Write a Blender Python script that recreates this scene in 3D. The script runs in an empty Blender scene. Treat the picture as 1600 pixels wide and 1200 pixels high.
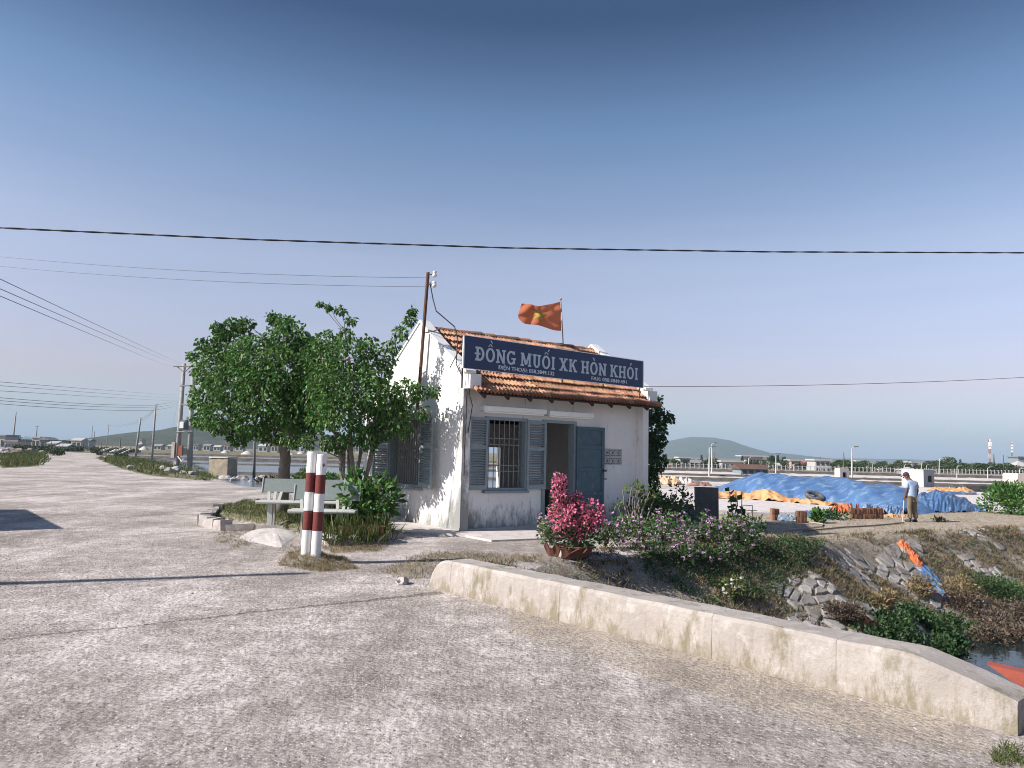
import bpy, bmesh, math, random
import numpy as np
from mathutils import Vector, Matrix, noise as mnoise
R = math.radians
sc = bpy.context.scene
col = sc.collection
random.seed(7); rng = np.random.default_rng(7)

# ------------------------------------------------------------------ camera, sky, sun
EYE = 1.7
FPX = 1155.0                                   # focal length in pixels of a 1600 wide picture
cam_d = bpy.data.cameras.new('camera'); cam = bpy.data.objects.new('camera', cam_d); col.objects.link(cam)
cam_d.sensor_width = 36; cam_d.lens = 36 * FPX / 1600; cam_d.clip_start = 0.1; cam_d.clip_end = 20000
CM = Matrix.Rotation(R(90 + 5.34), 3, 'X') @ Matrix.Rotation(R(1.35), 3, 'Z')
cam.matrix_world = Matrix.Translation((0, 0, EYE)) @ CM.to_4x4()
sc.camera = cam
SUN_EL, SUN_DIR = 35.0, 20.0                   # shadows run 20 degrees off +X
sv = Vector((-math.cos(R(SUN_DIR)) * math.cos(R(SUN_EL)), -math.sin(R(SUN_DIR)) * math.cos(R(SUN_EL)), math.sin(R(SUN_EL))))
world = bpy.data.worlds.new('World'); sc.world = world; world.use_nodes = True
wn = world.node_tree.nodes; wl = world.node_tree.links
sky = wn.new('ShaderNodeTexSky'); sky.sky_type = 'NISHITA'; sky.sun_disc = False
sky.sun_elevation = R(SUN_EL); sky.sun_rotation = math.atan2(sv.x, sv.y)
sky.air_density = 1.3; sky.dust_density = 1.2; sky.ozone_density = 2.2; sky.altitude = 0
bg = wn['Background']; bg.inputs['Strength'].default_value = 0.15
tcw = wn.new('ShaderNodeTexCoord'); sxyz = wn.new('ShaderNodeSeparateXYZ'); wl.new(tcw.outputs['Generated'], sxyz.inputs[0])
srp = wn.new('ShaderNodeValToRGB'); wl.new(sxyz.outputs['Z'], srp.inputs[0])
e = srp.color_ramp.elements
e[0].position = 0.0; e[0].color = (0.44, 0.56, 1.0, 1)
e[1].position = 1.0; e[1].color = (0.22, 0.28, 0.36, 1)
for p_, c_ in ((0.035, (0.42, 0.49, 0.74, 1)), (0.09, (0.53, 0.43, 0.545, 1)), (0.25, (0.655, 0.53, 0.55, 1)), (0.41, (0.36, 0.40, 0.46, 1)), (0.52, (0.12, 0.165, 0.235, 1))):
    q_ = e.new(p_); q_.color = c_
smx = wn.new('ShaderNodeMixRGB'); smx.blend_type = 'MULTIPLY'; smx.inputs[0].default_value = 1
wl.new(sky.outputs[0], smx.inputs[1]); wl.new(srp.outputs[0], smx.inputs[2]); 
cmp_ = wn.new('ShaderNodeMapping'); cmp_.inputs['Scale'].default_value = (2.2, 2.2, 26); wl.new(tcw.outputs['Generated'], cmp_.inputs[0])
cns = wn.new('ShaderNodeTexNoise'); cns.inputs['Scale'].default_value = 1.4; cns.inputs['Detail'].default_value = 6; wl.new(cmp_.outputs[0], cns.inputs['Vector'])
crm = wn.new('ShaderNodeMapRange'); crm.inputs[1].default_value = 0.3; crm.inputs[2].default_value = 0.75; crm.inputs[3].default_value = 0.975; crm.inputs[4].default_value = 1.03; wl.new(cns.outputs['Fac'], crm.inputs[0])      # thin uneven veil
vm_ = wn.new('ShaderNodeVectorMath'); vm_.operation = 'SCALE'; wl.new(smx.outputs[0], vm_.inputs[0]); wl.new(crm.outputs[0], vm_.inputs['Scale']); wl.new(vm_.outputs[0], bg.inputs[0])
sun_d = bpy.data.lights.new('sun', 'SUN'); sun_d.energy = 4.2; sun_d.angle = R(0.5); sun_d.color = (1, 0.94, 0.88)
sun = bpy.data.objects.new('sun', sun_d); col.objects.link(sun); sun.rotation_euler = sv.to_track_quat('Z', 'Y').to_euler()
vs = sc.view_settings; vs.view_transform = 'Standard'; vs.look = 'None'; vs.exposure = 0.9; vs.gamma = 1; vs.use_curve_mapping = False
sc.cycles.volume_bounces = 0; sc.cycles.max_bounces = 6; sc.cycles.transparent_max_bounces = 8
sc.cycles.use_denoising = True; sc.cycles.denoiser = 'OPENIMAGEDENOISE'; sc.cycles.denoising_prefilter = 'ACCURATE'; sc.cycles.filter_width = 1.0

# ------------------------------------------------------------------ helpers: placing
def ray(px, py): return CM @ Vector(((px - 800) / FPX, -(py - 600) / FPX, -1))
def at(px, py, Y):                             # the point on that line of sight Y metres away
    d = ray(px, py); return Vector((0, 0, EYE)) + d * (Y / d.y)
def flat(px, py, z=0.0):
    d = ray(px, py); return Vector((0, 0, EYE)) + d * ((z - EYE) / d.z)
def sm(a, b, x):
    t = min(1, max(0, (x - a) / (b - a))); return t * t * (3 - 2 * t)
HA = R(36); HC = Vector((-1.03, 15.77, 0)); HU = Vector((math.cos(HA), math.sin(HA), 0)); HN = Vector((-HU.y, HU.x, 0))
def H(u, t, z=0): return HC + HU * u + HN * t + Vector((0, 0, z))

# ------------------------------------------------------------------ helpers: materials
def nt(m): m.use_nodes = True; return m.node_tree.nodes, m.node_tree.links
def math_node(n, l, op, a, b=None, clamp=False):
    x = n.new('ShaderNodeMath'); x.operation = op; x.use_clamp = clamp
    for i, v in enumerate((a, b)):
        if v is None: continue
        if isinstance(v, (int, float)): x.inputs[i].default_value = v
        else: l.new(v, x.inputs[i])
    return x.outputs[0]
def mixc(n, l, f, a, b, mode='MIX'):
    x = n.new('ShaderNodeMixRGB'); x.blend_type = mode
    for i, v in enumerate((f, a, b)):
        if isinstance(v, (int, float)): x.inputs[i].default_value = v
        elif isinstance(v, tuple): x.inputs[i].default_value = (*v[:3], 1)
        else: l.new(v, x.inputs[i])
    return x.outputs[0]
def ramp(n, l, f, stops):
    r = n.new('ShaderNodeValToRGB'); l.new(f, r.inputs[0]); el = r.color_ramp.elements
    el[0].position = stops[0][0]; el[1].position = stops[-1][0]
    def c4(c): return (c, c, c, 1) if isinstance(c, (int, float)) else (*c, 1)
    el[0].color = c4(stops[0][1]); el[1].color = c4(stops[-1][1])
    for p, c in stops[1:-1]: k = el.new(p); k.color = c4(c)
    return r.outputs[0]
def noise(n, l, vec, scale, detail=6, rough=0.6, stretch=None, dist=0):
    if stretch:
        mp = n.new('ShaderNodeMapping'); mp.inputs['Scale'].default_value = stretch; l.new(vec, mp.inputs[0]); vec = mp.outputs[0]
    x = n.new('ShaderNodeTexNoise'); x.inputs['Scale'].default_value = scale; x.inputs['Detail'].default_value = detail
    x.inputs['Roughness'].default_value = rough; x.inputs['Distortion'].default_value = dist; l.new(vec, x.inputs['Vector']); return x.outputs['Fac']
def mk(name, c1, c2=None, scale=4, rough=0.8, bump=0.0, bscale=40, rand=0.0, island=0.0, spec=0.3, metal=0, trans=0.0, stain=None, stretch=None, hue=0.0, c3=None):
    m = bpy.data.materials.new(name); n, l = nt(m); p = n['Principled BSDF']
    p.inputs['Roughness'].default_value = rough; p.inputs['Specular IOR Level'].default_value = spec; p.inputs['Metallic'].default_value = metal
    g = n.new('ShaderNodeNewGeometry').outputs['Position'] if not rand else n.new('ShaderNodeTexCoord').outputs['Object']
    c2 = c2 or tuple(x * 0.75 for x in c1)
    f = noise(n, l, g, scale, 7, 0.65, stretch)
    c = ramp(n, l, f, [(0.32, c1), (0.68, c2)])
    if c3:
        f3 = noise(n, l, g, scale * 3.3, 6, 0.7, stretch); c = mixc(n, l, ramp(n, l, f3, [(0.52, 0), (0.68, 1)]), c, c3)
    if stain:                                   # (colour, scale, threshold, stretch)
        f2 = noise(n, l, g, stain[1], 8, 0.7, stain[3] if len(stain) > 3 else None)
        c = mixc(n, l, ramp(n, l, f2, [(stain[2], 0), (stain[2] + 0.14, 1)]), c, stain[0])
    if rand or island:
        src = n.new('ShaderNodeObjectInfo').outputs['Random'] if rand else n.new('ShaderNodeNewGeometry').outputs['Random Per Island']
        k = rand or island
        hsv = n.new('ShaderNodeHueSaturation'); l.new(c, hsv.inputs['Color'])
        mr = n.new('ShaderNodeMapRange'); mr.inputs[3].default_value = 1 - k; mr.inputs[4].default_value = 1 + k; l.new(src, mr.inputs[0]); l.new(mr.outputs[0], hsv.inputs['Value'])
        if hue:
            s2 = math_node(n, l, 'FRACT', math_node(n, l, 'MULTIPLY', src, 17.31)); mr2 = n.new('ShaderNodeMapRange'); mr2.inputs[3].default_value = 0.5 - hue; mr2.inputs[4].default_value = 0.5 + hue
            l.new(s2, mr2.inputs[0]); l.new(mr2.outputs[0], hsv.inputs['Hue'])
        c = hsv.outputs[0]
    l.new(c, p.inputs['Base Color'])
    if bump:
        b = n.new('ShaderNodeBump'); b.inputs['Strength'].default_value = min(1, bump); b.inputs['Distance'].default_value = 0.02 * max(1, bump)
        l.new(noise(n, l, g, bscale, 8, 0.7, stretch), b.inputs['Height']); l.new(b.outputs[0], p.inputs['Normal'])
    if trans:
        t = n.new('ShaderNodeBsdfTranslucent'); l.new(c, t.inputs[0]); mx = n.new('ShaderNodeMixShader'); mx.inputs[0].default_value = trans
        l.new(p.outputs[0], mx.inputs[1]); l.new(t.outputs[0], mx.inputs[2]); l.new(mx.outputs[0], n['Material Output'].inputs[0])
    return m
def leafm(name, c1, c2, k=0.35, hue=0.02, trans=0.3): return mk(name, c1, c2, scale=1.3, rough=0.5, spec=0.35, island=k, hue=hue, trans=trans)

# ------------------------------------------------------------------ helpers: meshes and objects
class MB:
    def __init__(s): s.v = []; s.f = []; s.mi = []
    def add(s, vs, fs, mi=0):
        o = len(s.v); s.v += [tuple(v) for v in vs]; s.f += [tuple(i + o for i in f) for f in fs]; s.mi += [mi] * len(fs); return s
    def hexa(s, p, mi=0): return s.add(p, [(0, 3, 2, 1), (4, 5, 6, 7), (0, 1, 5, 4), (1, 2, 6, 5), (2, 3, 7, 6), (3, 0, 4, 7)], mi)
    def box(s, x0, x1, y0, y1, z0, z1, mi=0):
        return s.hexa([(x0, y0, z0), (x1, y0, z0), (x1, y1, z0), (x0, y1, z0), (x0, y0, z1), (x1, y0, z1), (x1, y1, z1), (x0, y1, z1)], mi)
    def bx(s, c, sz, rz=0, rx=0, ry=0, jit=0, mi=0):
        M = Matrix.Translation(c) @ Matrix.Rotation(rz, 4, 'Z') @ Matrix.Rotation(rx, 4, 'X') @ Matrix.Rotation(ry, 4, 'Y'); a, b, d = (q / 2 for q in sz)
        P = [(-a, -b, -d), (a, -b, -d), (a, b, -d), (-a, b, -d), (-a, -b, d), (a, -b, d), (a, b, d), (-a, b, d)]
        return s.hexa([M @ (Vector(q) + Vector([random.uniform(-jit, jit) for _ in 'xyz'])) for q in P], mi)
    def prism(s, poly, off, mi=0):              # poly: 3D points of a planar outline, off: extrusion vector
        k = len(poly); off = Vector(off); a = [Vector(q) for q in poly]
        return s.add(a + [q + off for q in a], [tuple(range(k - 1, -1, -1)), tuple(range(k, 2 * k))] + [(i, (i + 1) % k, k + (i + 1) % k, k + i) for i in range(k)], mi)
    def tube(s, pts, r, n=7, cap=True, mi=0):
        pts = [Vector(q) for q in pts]; rr = r if isinstance(r, (list, tuple)) else [r] * len(pts); rings = []; o = len(s.v); up = None
        for i, q in enumerate(pts):
            d = (pts[min(i + 1, len(pts) - 1)] - pts[max(i - 1, 0)]).normalized()
            if up is None: up = d.orthogonal().normalized()
            up = (up - d * up.dot(d)); up = up.normalized() if up.length > 1e-6 else d.orthogonal().normalized(); w = d.cross(up)
            s.v += [tuple(q + (up * math.cos(6.2832 * k / n) + w * math.sin(6.2832 * k / n)) * rr[i]) for k in range(n)]
        for i in range(len(pts) - 1):
            for k in range(n): a = o + i * n; s.f.append((a + k, a + (k + 1) % n, a + n + (k + 1) % n, a + n + k)); s.mi.append(mi)
        if cap: s.f += [tuple(o + k for k in range(n - 1, -1, -1)), tuple(o + (len(pts) - 1) * n + k for k in range(n))]; s.mi += [mi] * 2
        return s
    def lathe(s, prof, c=(0, 0, 0), n=16, mi=0, M=None):
        o = len(s.v); c = Vector(c)
        for r, z in prof:
            for k in range(n):
                q = Vector((r * math.cos(6.2832 * k / n), r * math.sin(6.2832 * k / n), z)); s.v.append(tuple((M @ q if M else q) + c))
        for i in range(len(prof) - 1):
            for k in range(n): a = o + i * n; s.f.append((a + k, a + (k + 1) % n, a + n + (k + 1) % n, a + n + k)); s.mi.append(mi)
        return s
    def blob(s, c, r, sub=2, jit=0.2, seed=0, freq=1.5, mi=0, zmin=None):
        bm = bmesh.new(); bmesh.ops.create_icosphere(bm, subdivisions=sub, radius=1); c = Vector(c); rv = Vector(r if hasattr(r, '__len__') else (r, r, r)); P = []
        for v in bm.verts:
            q = v.co * (1 + jit * mnoise.noise(v.co * freq + Vector((seed * 7.1, seed * 3.3, seed)))); q = Vector((q.x * rv.x, q.y * rv.y, q.z * rv.z))
            if zmin is not None: q.z = max(q.z, zmin)
            P.append(c + q)
        F = [tuple(v.index for v in f.verts) for f in bm.faces]; bm.free(); return s.add(P, F, mi)
    def leaves(s, C, D, L, W=0.55, fold=0.25, mi=0):   # arrays: base points, tip directions, lengths
        C = np.asarray(C, float); D = np.asarray(D, float); D /= np.linalg.norm(D, axis=1)[:, None] + 1e-9; L = np.asarray(L, float)[:, None]; N = len(C)
        rv = rng.normal(size=(N, 3)); S = np.cross(D, rv); S /= np.linalg.norm(S, axis=1)[:, None] + 1e-9; K = np.cross(S, D)
        V = np.stack([C, C + D * L * .45 + S * L * W / 2 - K * L * fold * .4, C + D * L, C + D * L * .45 - S * L * W / 2 - K * L * fold * .4], 1).reshape(-1, 3)
        o = len(s.v); s.v += [tuple(q) for q in V]
        for i in range(N): a = o + 4 * i; s.f += [(a, a + 1, a + 2), (a, a + 2, a + 3)]
        s.mi += [mi] * (2 * N); return s
    def mesh(s, name, mats, smooth=False):
        me = bpy.data.meshes.new(name); me.from_pydata(s.v, [], s.f)
        for m in (mats if isinstance(mats, (list, tuple)) else [mats]): me.materials.append(m)
        if any(s.mi): me.polygons.foreach_set('material_index', s.mi)
        if smooth: me.polygons.foreach_set('use_smooth', [True] * len(s.f))
        me.update(); return me
    def build(s, name, mats, parent=None, smooth=False, origin=None):
        if origin is not None: o_ = Vector(origin); s.v = [tuple(Vector(q) - o_) for q in s.v]
        ob = bpy.data.objects.new(name, s.mesh(name, mats, smooth)); col.objects.link(ob)
        if parent: ob.parent = parent
        elif origin is not None: ob.location = origin
        return ob
def tag(o, label=None, cat=None, group=None, kind=None):
    for k, v in (('label', label), ('category', cat), ('group', group), ('kind', kind)):
        if v: o[k] = v
    return o
def thing(name, loc, label, cat, group=None, rz=0):
    o = bpy.data.objects.new(name, None); col.objects.link(o); o.location = loc; o.rotation_euler.z = rz; o.empty_display_size = 0.2
    return tag(o, label, cat, group)
def inst(name, me, parent, loc=(0, 0, 0), rot=(0, 0, 0), scl=(1, 1, 1)):
    o = bpy.data.objects.new(name, me); col.objects.link(o); o.parent = parent; o.location = loc; o.rotation_euler = rot; o.scale = scl; return o
def copy_tree(o, parent=None):
    c = o.copy(); col.objects.link(c)
    if parent: c.parent = parent
    for ch in list(o.children): copy_tree(ch, c)
    return c

# ------------------------------------------------------------------ terrain
WALL_A, WALL_B = Vector((-0.97, 9.46)), Vector((3.24, 4.83))      # foot of the low concrete wall, road side
WD = (WALL_B - WALL_A).normalized(); WN = Vector((-WD.y, WD.x))   # WN points to the canal
BED = [flat(*q).xy for q in ((318, 822), (338, 798), (380, 788), (470, 786), (560, 790), (604, 835), (602, 848), (520, 853), (468, 836), (430, 824), (380, 818), (345, 812))]
def seg_d(p, a, b):
    ab = b - a; t = max(0, min(1, (p - a).dot(ab) / ab.length_squared)); return (p - a - ab * t).length
def inside(p, poly):
    c = False; j = len(poly) - 1
    for i in range(len(poly)):
        a, b = poly[i], poly[j]
        if (a[1] > p[1]) != (b[1] > p[1]) and p[0] < (b[0] - a[0]) * (p[1] - a[1]) / (b[1] - a[1]) + a[0]: c = not c
        j = i
    return c
def poly_d(p, poly, closed=True):
    k = len(poly); return min(seg_d(p, poly[i], poly[(i + 1) % k]) for i in range(k if closed else k - 1))
def z_base(x, y):
    s = (x - HC.x) * HU.x + (y - HC.y) * HU.y
    z = -0.3 * sm(5.8, 9.5, s) * sm(6, 12, y)
    yb = 31.5 + 27 * sm(-4, 10, x)
    road = x + 15.2 + 0.58 * (y - 38)                     # positive on the salt pan side of the road verge
    low = sm(yb, yb + 2.5, y) * sm(0, 3, road) * (1 - sm(150, 175, y))
    z = z * (1 - low) - 0.56 * low
    z += (-0.3 * sm(150, 175, y)) * (1 - low) * sm(0, 3, road) if y > 140 else 0
    return z
TPX = ((850, 873), (960, 860), (1100, 851), (1200, 846), (1300, 839), (1400, 834), (1500, 829), (1600, 823))
def hit_base(px, py):
    p = flat(px, py, 0)
    for _ in range(30): p = flat(px, py, z_base(p.x, p.y))
    return p
BANK = [Vector((-0.95, 9.95)), Vector((-0.35, 11.0))] + [hit_base(*q).xy for q in TPX]
ext = (BANK[-1] - BANK[-3]).normalized(); BANK += [BANK[-1] + ext * 12, BANK[-1] + ext * 60]
NEAR = [Vector((3.75, 4.45)), Vector((6.2, 5.6)), Vector((14, 10.2)), BANK[-1] + Vector((0.5, -0.86)) * 11]
W2A = WALL_A + WN * 0.18; W2B = WALL_B + WN * 0.18 + WD * 0.1
CANAL = [W2A] + BANK + [NEAR[3], NEAR[2], NEAR[1], NEAR[0], W2B]
WATER_Z = -2.0
BUMPS = [(flat(490, 880).xy, 0.55, 0.13), (flat(462, 880).xy, 0.4, 0.07)]
def zt(x, y, fine=True):
    z = z_base(x, y); p = Vector((x, y))
    if -2 < x < 80 and 3.5 < y < 70 and inside(p, CANAL):
        db = poly_d(p, BANK, False); dn = poly_d(p, NEAR, False)
        dep = min(2.75, 0.60 * db, 0.7 * dn); dep *= sm(-0.15, 1.0, min(db, dn) + 0.1)
        z -= dep
        if fine: z += 0.10 * sm(0.1, 1.5, min(db, dn)) * mnoise.noise(Vector((x * 0.9, y * 0.9, 3)))
    elif -9 < x < -1 and 12 < y < 22 and inside(p, BED): z += 0.13 * sm(0, 0.25, poly_d(p, BED))
    for c, r, h in BUMPS:
        d = (p - c).length
        if d < r * 2: z += h * math.exp(-(d / r) ** 2 * 2) * (1 + 0.4 * mnoise.noise(Vector((x * 5, y * 5, 1))))
    if fine and y < 90: z += 0.012 * mnoise.noise(Vector((x * 0.8, y * 0.8, 0)))
    return z
def hit(px, py):                              # where a line of sight meets the ground
    d = ray(px, py); s = 2.0
    while s < 4000:
        q = Vector((0, 0, EYE)) + d * s
        if q.z <= zt(q.x, q.y, False): break
        s *= 1.01
    lo, hi = s / 1.01, s
    for _ in range(18):
        mid = (lo + hi) / 2; q = Vector((0, 0, EYE)) + d * mid
        if q.z <= zt(q.x, q.y, False): hi = mid
        else: lo = mid
    q = Vector((0, 0, EYE)) + d * hi; q.z = zt(q.x, q.y); return q

def ground_material():
    m = bpy.data.materials.new('ground_gravel'); n, l = nt(m); p = n['Principled BSDF']; p.inputs['Roughness'].default_value = 0.92; p.inputs['Specular IOR Level'].default_value = 0.15
    g = n.new('ShaderNodeNewGeometry').outputs['Position']
    v2 = n.new('ShaderNodeTexVoronoi'); v2.inputs['Scale'].default_value = 55; l.new(g, v2.inputs['Vector']); v3 = n.new('ShaderNodeTexVoronoi'); v3.inputs['Scale'].default_value = 22; l.new(g, v3.inputs['Vector']); m7 = noise(n, l, g, 7.5, 6, 0.7)
    at_ = n.new('ShaderNodeAttribute'); at_.attribute_name = 'region'; sep = n.new('ShaderNodeSeparateColor'); l.new(at_.outputs['Color'], sep.inputs[0])
    big = noise(n, l, g, 0.42, 8, 0.62, dist=0.4); mid = noise(n, l, g, 2.4, 8, 0.72); fin = noise(n, l, g, 19, 6, 0.78); vf = noise(n, l, g, 42, 4, 0.7)
    vor = n.new('ShaderNodeTexVoronoi'); vor.inputs['Scale'].default_value = 26; l.new(g, vor.inputs['Vector'])
    mpt = n.new('ShaderNodeMapping'); mpt.inputs['Rotation'].default_value = (0, 0, R(-30)); mpt.inputs['Scale'].default_value = (1.5, 0.10, 1); l.new(g, mpt.inputs[0]); trk = noise(n, l, mpt.outputs[0], 1.0, 5, 0.6)
    big = math_node(n, l, 'ADD', math_node(n, l, 'MULTIPLY', big, 0.66), math_node(n, l, 'MULTIPLY', trk, 0.34))
    c = ramp(n, l, math_node(n, l, 'ADD', math_node(n, l, 'MULTIPLY', big, 0.52), math_node(n, l, 'ADD', math_node(n, l, 'MULTIPLY', mid, 0.26), math_node(n, l, 'MULTIPLY', m7, 0.22))),
             [(0.41, (0.22, 0.19, 0.165)), (0.47, (0.34, 0.295, 0.265)), (0.515, (0.47, 0.415, 0.38)), (0.56, (0.67, 0.595, 0.56))])
    tan = ramp(n, l, mid, [(0.3, (0.29, 0.235, 0.17)), (0.5, (0.40, 0.335, 0.255)), (0.7, (0.50, 0.43, 0.34))])
    soil = ramp(n, l, mid, [(0.3, (0.16, 0.135, 0.10)), (0.5, (0.26, 0.225, 0.17)), (0.7, (0.36, 0.31, 0.25))])
    grs = ramp(n, l, mid, [(0.3, (0.06, 0.075, 0.02)), (0.5, (0.13, 0.125, 0.045)), (0.7, (0.24, 0.20, 0.09))])
    slt = ramp(n, l, mid, [(0.3, (0.52, 0.46, 0.44)), (0.5, (0.68, 0.62, 0.60)), (0.7, (0.80, 0.76, 0.74))])
    edge = math_node(n, l, 'ADD', math_node(n, l, 'MULTIPLY', math_node(n, l, 'SUBTRACT', mid, 0.5), 0.8), math_node(n, l, 'MULTIPLY', math_node(n, l, 'SUBTRACT', m7, 0.5), 0.7))
    def msk(ch): return ramp(n, l, math_node(n, l, 'ADD', sep.outputs[ch], edge), [(0.28, 0), (0.72, 1)])
    c = mixc(n, l, msk(0), c, tan)
    c = mixc(n, l, msk(2), c, slt)
    c = mixc(n, l, ramp(n, l, math_node(n, l, 'ADD', at_.outputs['Alpha'], edge), [(0.38, 0), (0.62, 1)]), c, soil)
    c = mixc(n, l, msk(1), c, grs)
    c = mixc(n, l, ramp(n, l, fin, [(0.38, 0.6), (0.52, 0.0)]), c, (0.15, 0.13, 0.115))
    c = mixc(n, l, ramp(n, l, vf, [(0.54, 0.0), (0.66, 0.55)]), c, (0.76, 0.71, 0.69))
    for vv, rad_, dens_, cc_ in ((v2, 0.34, 0.34, (0.10, 0.09, 0.085)), (v3, 0.30, 0.20, (0.085, 0.075, 0.07)), (v2, 0.36, -0.80, (0.80, 0.76, 0.74))):
        sc_ = n.new('ShaderNodeSeparateColor'); l.new(vv.outputs['Color'], sc_.inputs[0])
        k_ = math_node(n, l, 'LESS_THAN', sc_.outputs[0], dens_) if dens_ > 0 else math_node(n, l, 'GREATER_THAN', sc_.outputs[0], -dens_)
        c = mixc(n, l, math_node(n, l, 'MULTIPLY', math_node(n, l, 'MULTIPLY', k_, ramp(n, l, vv.outputs['Distance'], [(rad_ * .7, 0.75), (rad_ * 1.1, 0)])), ramp(n, l, m7, [(0.38, 1.0), (0.62, 0.35)])), c, cc_)
    ca_, cb_ = flat(-200, 1020), flat(690, 926); dj = (cb_ - ca_).normalized()          # old joint in the paving, ragged and dirt filled
    dt = n.new('ShaderNodeVectorMath'); dt.operation = 'DOT_PRODUCT'; l.new(g, dt.inputs[0]); dt.inputs[1].default_value = (-dj.y, dj.x, 0)
    al = n.new('ShaderNodeVectorMath'); al.operation = 'DOT_PRODUCT'; l.new(g, al.inputs[0]); al.inputs[1].default_value = (dj.x, dj.y, 0)
    off = math_node(n, l, 'ABSOLUTE', math_node(n, l, 'ADD', math_node(n, l, 'SUBTRACT', dt.outputs['Value'], -dj.y * ca_.x + dj.x * ca_.y), math_node(n, l, 'MULTIPLY', math_node(n, l, 'SUBTRACT', mid, 0.5), 0.30)))
    wd = n.new('ShaderNodeMapRange'); l.new(al.outputs['Value'], wd.inputs[0]); e1 = dj.x * cb_.x + dj.y * cb_.y; wd.inputs[1].default_value = e1 - 4.5; wd.inputs[2].default_value = e1; wd.inputs[3].default_value = 0.012; wd.inputs[4].default_value = 0.07
    lim = math_node(n, l, 'LESS_THAN', al.outputs['Value'], e1)
    jm = math_node(n, l, 'MULTIPLY', math_node(n, l, 'MULTIPLY', math_node(n, l, 'LESS_THAN', off, wd.outputs[0]), lim), ramp(n, l, fin, [(0.36, 1.0), (0.62, 0.25)]))
    c = mixc(n, l, jm, c, (0.10, 0.085, 0.07))
    l.new(c, p.inputs['Base Color'])
    b1 = n.new('ShaderNodeBump'); b1.inputs['Strength'].default_value = 0.9; b1.inputs['Distance'].default_value = 0.025; l.new(math_node(n, l, 'ADD', fin, math_node(n, l, 'MULTIPLY', vor.outputs['Distance'], -0.5)), b1.inputs['Height'])
    b2 = n.new('ShaderNodeBump'); b2.inputs['Strength'].default_value = 0.6; b2.inputs['Distance'].default_value = 0.06; l.new(mid, b2.inputs['Height']); l.new(b1.outputs[0], b2.inputs['Normal'])
    l.new(b2.outputs[0], p.inputs['Normal']); return m

def px_poly(*q): return [hit_base(*a).xy for a in q]
TAN = px_poly((1000, 800), (1180, 805), (1400, 802), (1600, 800), (1600, 826), (1400, 837), (1200, 850), (1060, 862), (990, 862))
GRASS = [(px_poly((150, 716), (215, 716), (300, 726), (345, 746), (330, 752), (240, 744), (190, 733)), 1.0),
         (px_poly((0, 712), (60, 708), (75, 718), (60, 728), (0, 732)), 0.9), (BED, 0.95),
         (px_poly((0, 728), (115, 716), (128, 724), (70, 748), (0, 752)), 0.55),
         (px_poly((0, 745), (60, 740), (170, 760), (230, 775), (160, 800), (60, 790), (0, 790)), 0.50), (px_poly((50, 850), (160, 835), (230, 850), (200, 880), (90, 885)), 0.5),
         (px_poly((590, 893), (670, 862), (760, 865), (860, 868), (900, 880), (800, 882), (690, 880), (675, 905), (640, 905)), 0.45),
         (px_poly((500, 853), (610, 850), (600, 862), (520, 862)), 0.55), (px_poly((430, 890), (480, 872), (530, 880), (560, 892), (500, 896)), 0.55)]
TAN2 = px_poly((650, 900), (760, 925), (1000, 985), (1250, 1055), (1620, 1165), (1620, 1225), (1250, 1150), (1000, 1075), (760, 995), (650, 950))
SALT = px_poly((1000, 765), (1600, 762), (1600, 796), (1330, 800), (1190, 800), (1000, 792))
def region(x, y, z):
    p = Vector((x, y)); r = g = b = a = 0.0
    if y < 45 and x > 0:
        if inside(p, TAN): r = 1
        elif y < 11 and inside(p, TAN2): r = .58 * sm(0, .4, poly_d(p, TAN2[4:], False))
    for poly, v in GRASS:
        if y < 140 and inside(p, poly): g = max(g, v * (min(1, 0.5 + poly_d(p, poly) * 2) if v > .6 or y < 13 and x > -5 else sm(0, 1.6 + y * .06, poly_d(p, poly))))
    if inside(p, SALT): b = 0.9
    zb = z_base(x, y)
    if x > -2 and z < zb - 0.06 and y < 70: a = 1; r = 0
    if y > 31 and zb < -0.35: a = 1
    if y > 150: a = 0.85
    if x > 8 and 45 < y < 150: b = max(b, 0.46); a = 0; r = 0.35
    if x > 8 and y > 104: b = 0.2; r = 0.6; a = 0.3
    if x < -10 and y > 60 and abs(x + 0.6 * y) > 6: g = max(g, 0.5)
    if x < 8 and y > 150 and abs(x + 0.6 * y) > 8: g = 1.0
    return (r, g, b, a)
def build_ground():
    rad = [0.0, 1.2]
    while rad[-1] < 45: rad.append(rad[-1] * 1.0125)
    while rad[-1] < 200: rad.append(rad[-1] * 1.03)
    while rad[-1] < 6000: rad.append(rad[-1] * 1.18)
    ang = list(np.arange(-48, 48.01, 0.3)) + list(np.arange(54, 312, 6.0)); ang = [R(90 - a) for a in ang]; na = len(ang)
    V = [(0, 0, 0)]; Cc = [(0, 0, 0, 0)]
    for r in rad[1:]:
        for a in ang:
            x, y = r * math.cos(a), r * math.sin(a); z = zt(x, y) if r < 260 else z_base(x, y) - 0.02
            V.append((x, y, z)); Cc.append(region(x, y, z) if r < 400 else (0, 0.6, 0, 0.8))
    F = [(0, 1 + (k + 1) % na, 1 + k) for k in range(na)]
    for i in range(len(rad) - 2):
        o = 1 + i * na
        for k in range(na): F.append((o + k, o + (k + 1) % na, o + na + (k + 1) % na, o + na + k))
    me = bpy.data.meshes.new('ground'); me.from_pydata(V, [], F); me.polygons.foreach_set('use_smooth', [True] * len(F))
    ca = me.color_attributes.new('region', 'FLOAT_COLOR', 'POINT'); ca.data.foreach_set('color', np.array(Cc, dtype=np.float32).ravel())
    me.materials.append(ground_material()); me.update()
    o = bpy.data.objects.new('ground', me); col.objects.link(o); tag(o, 'pale gravel and salt crusted ground', kind='structure')
build_ground()
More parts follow.
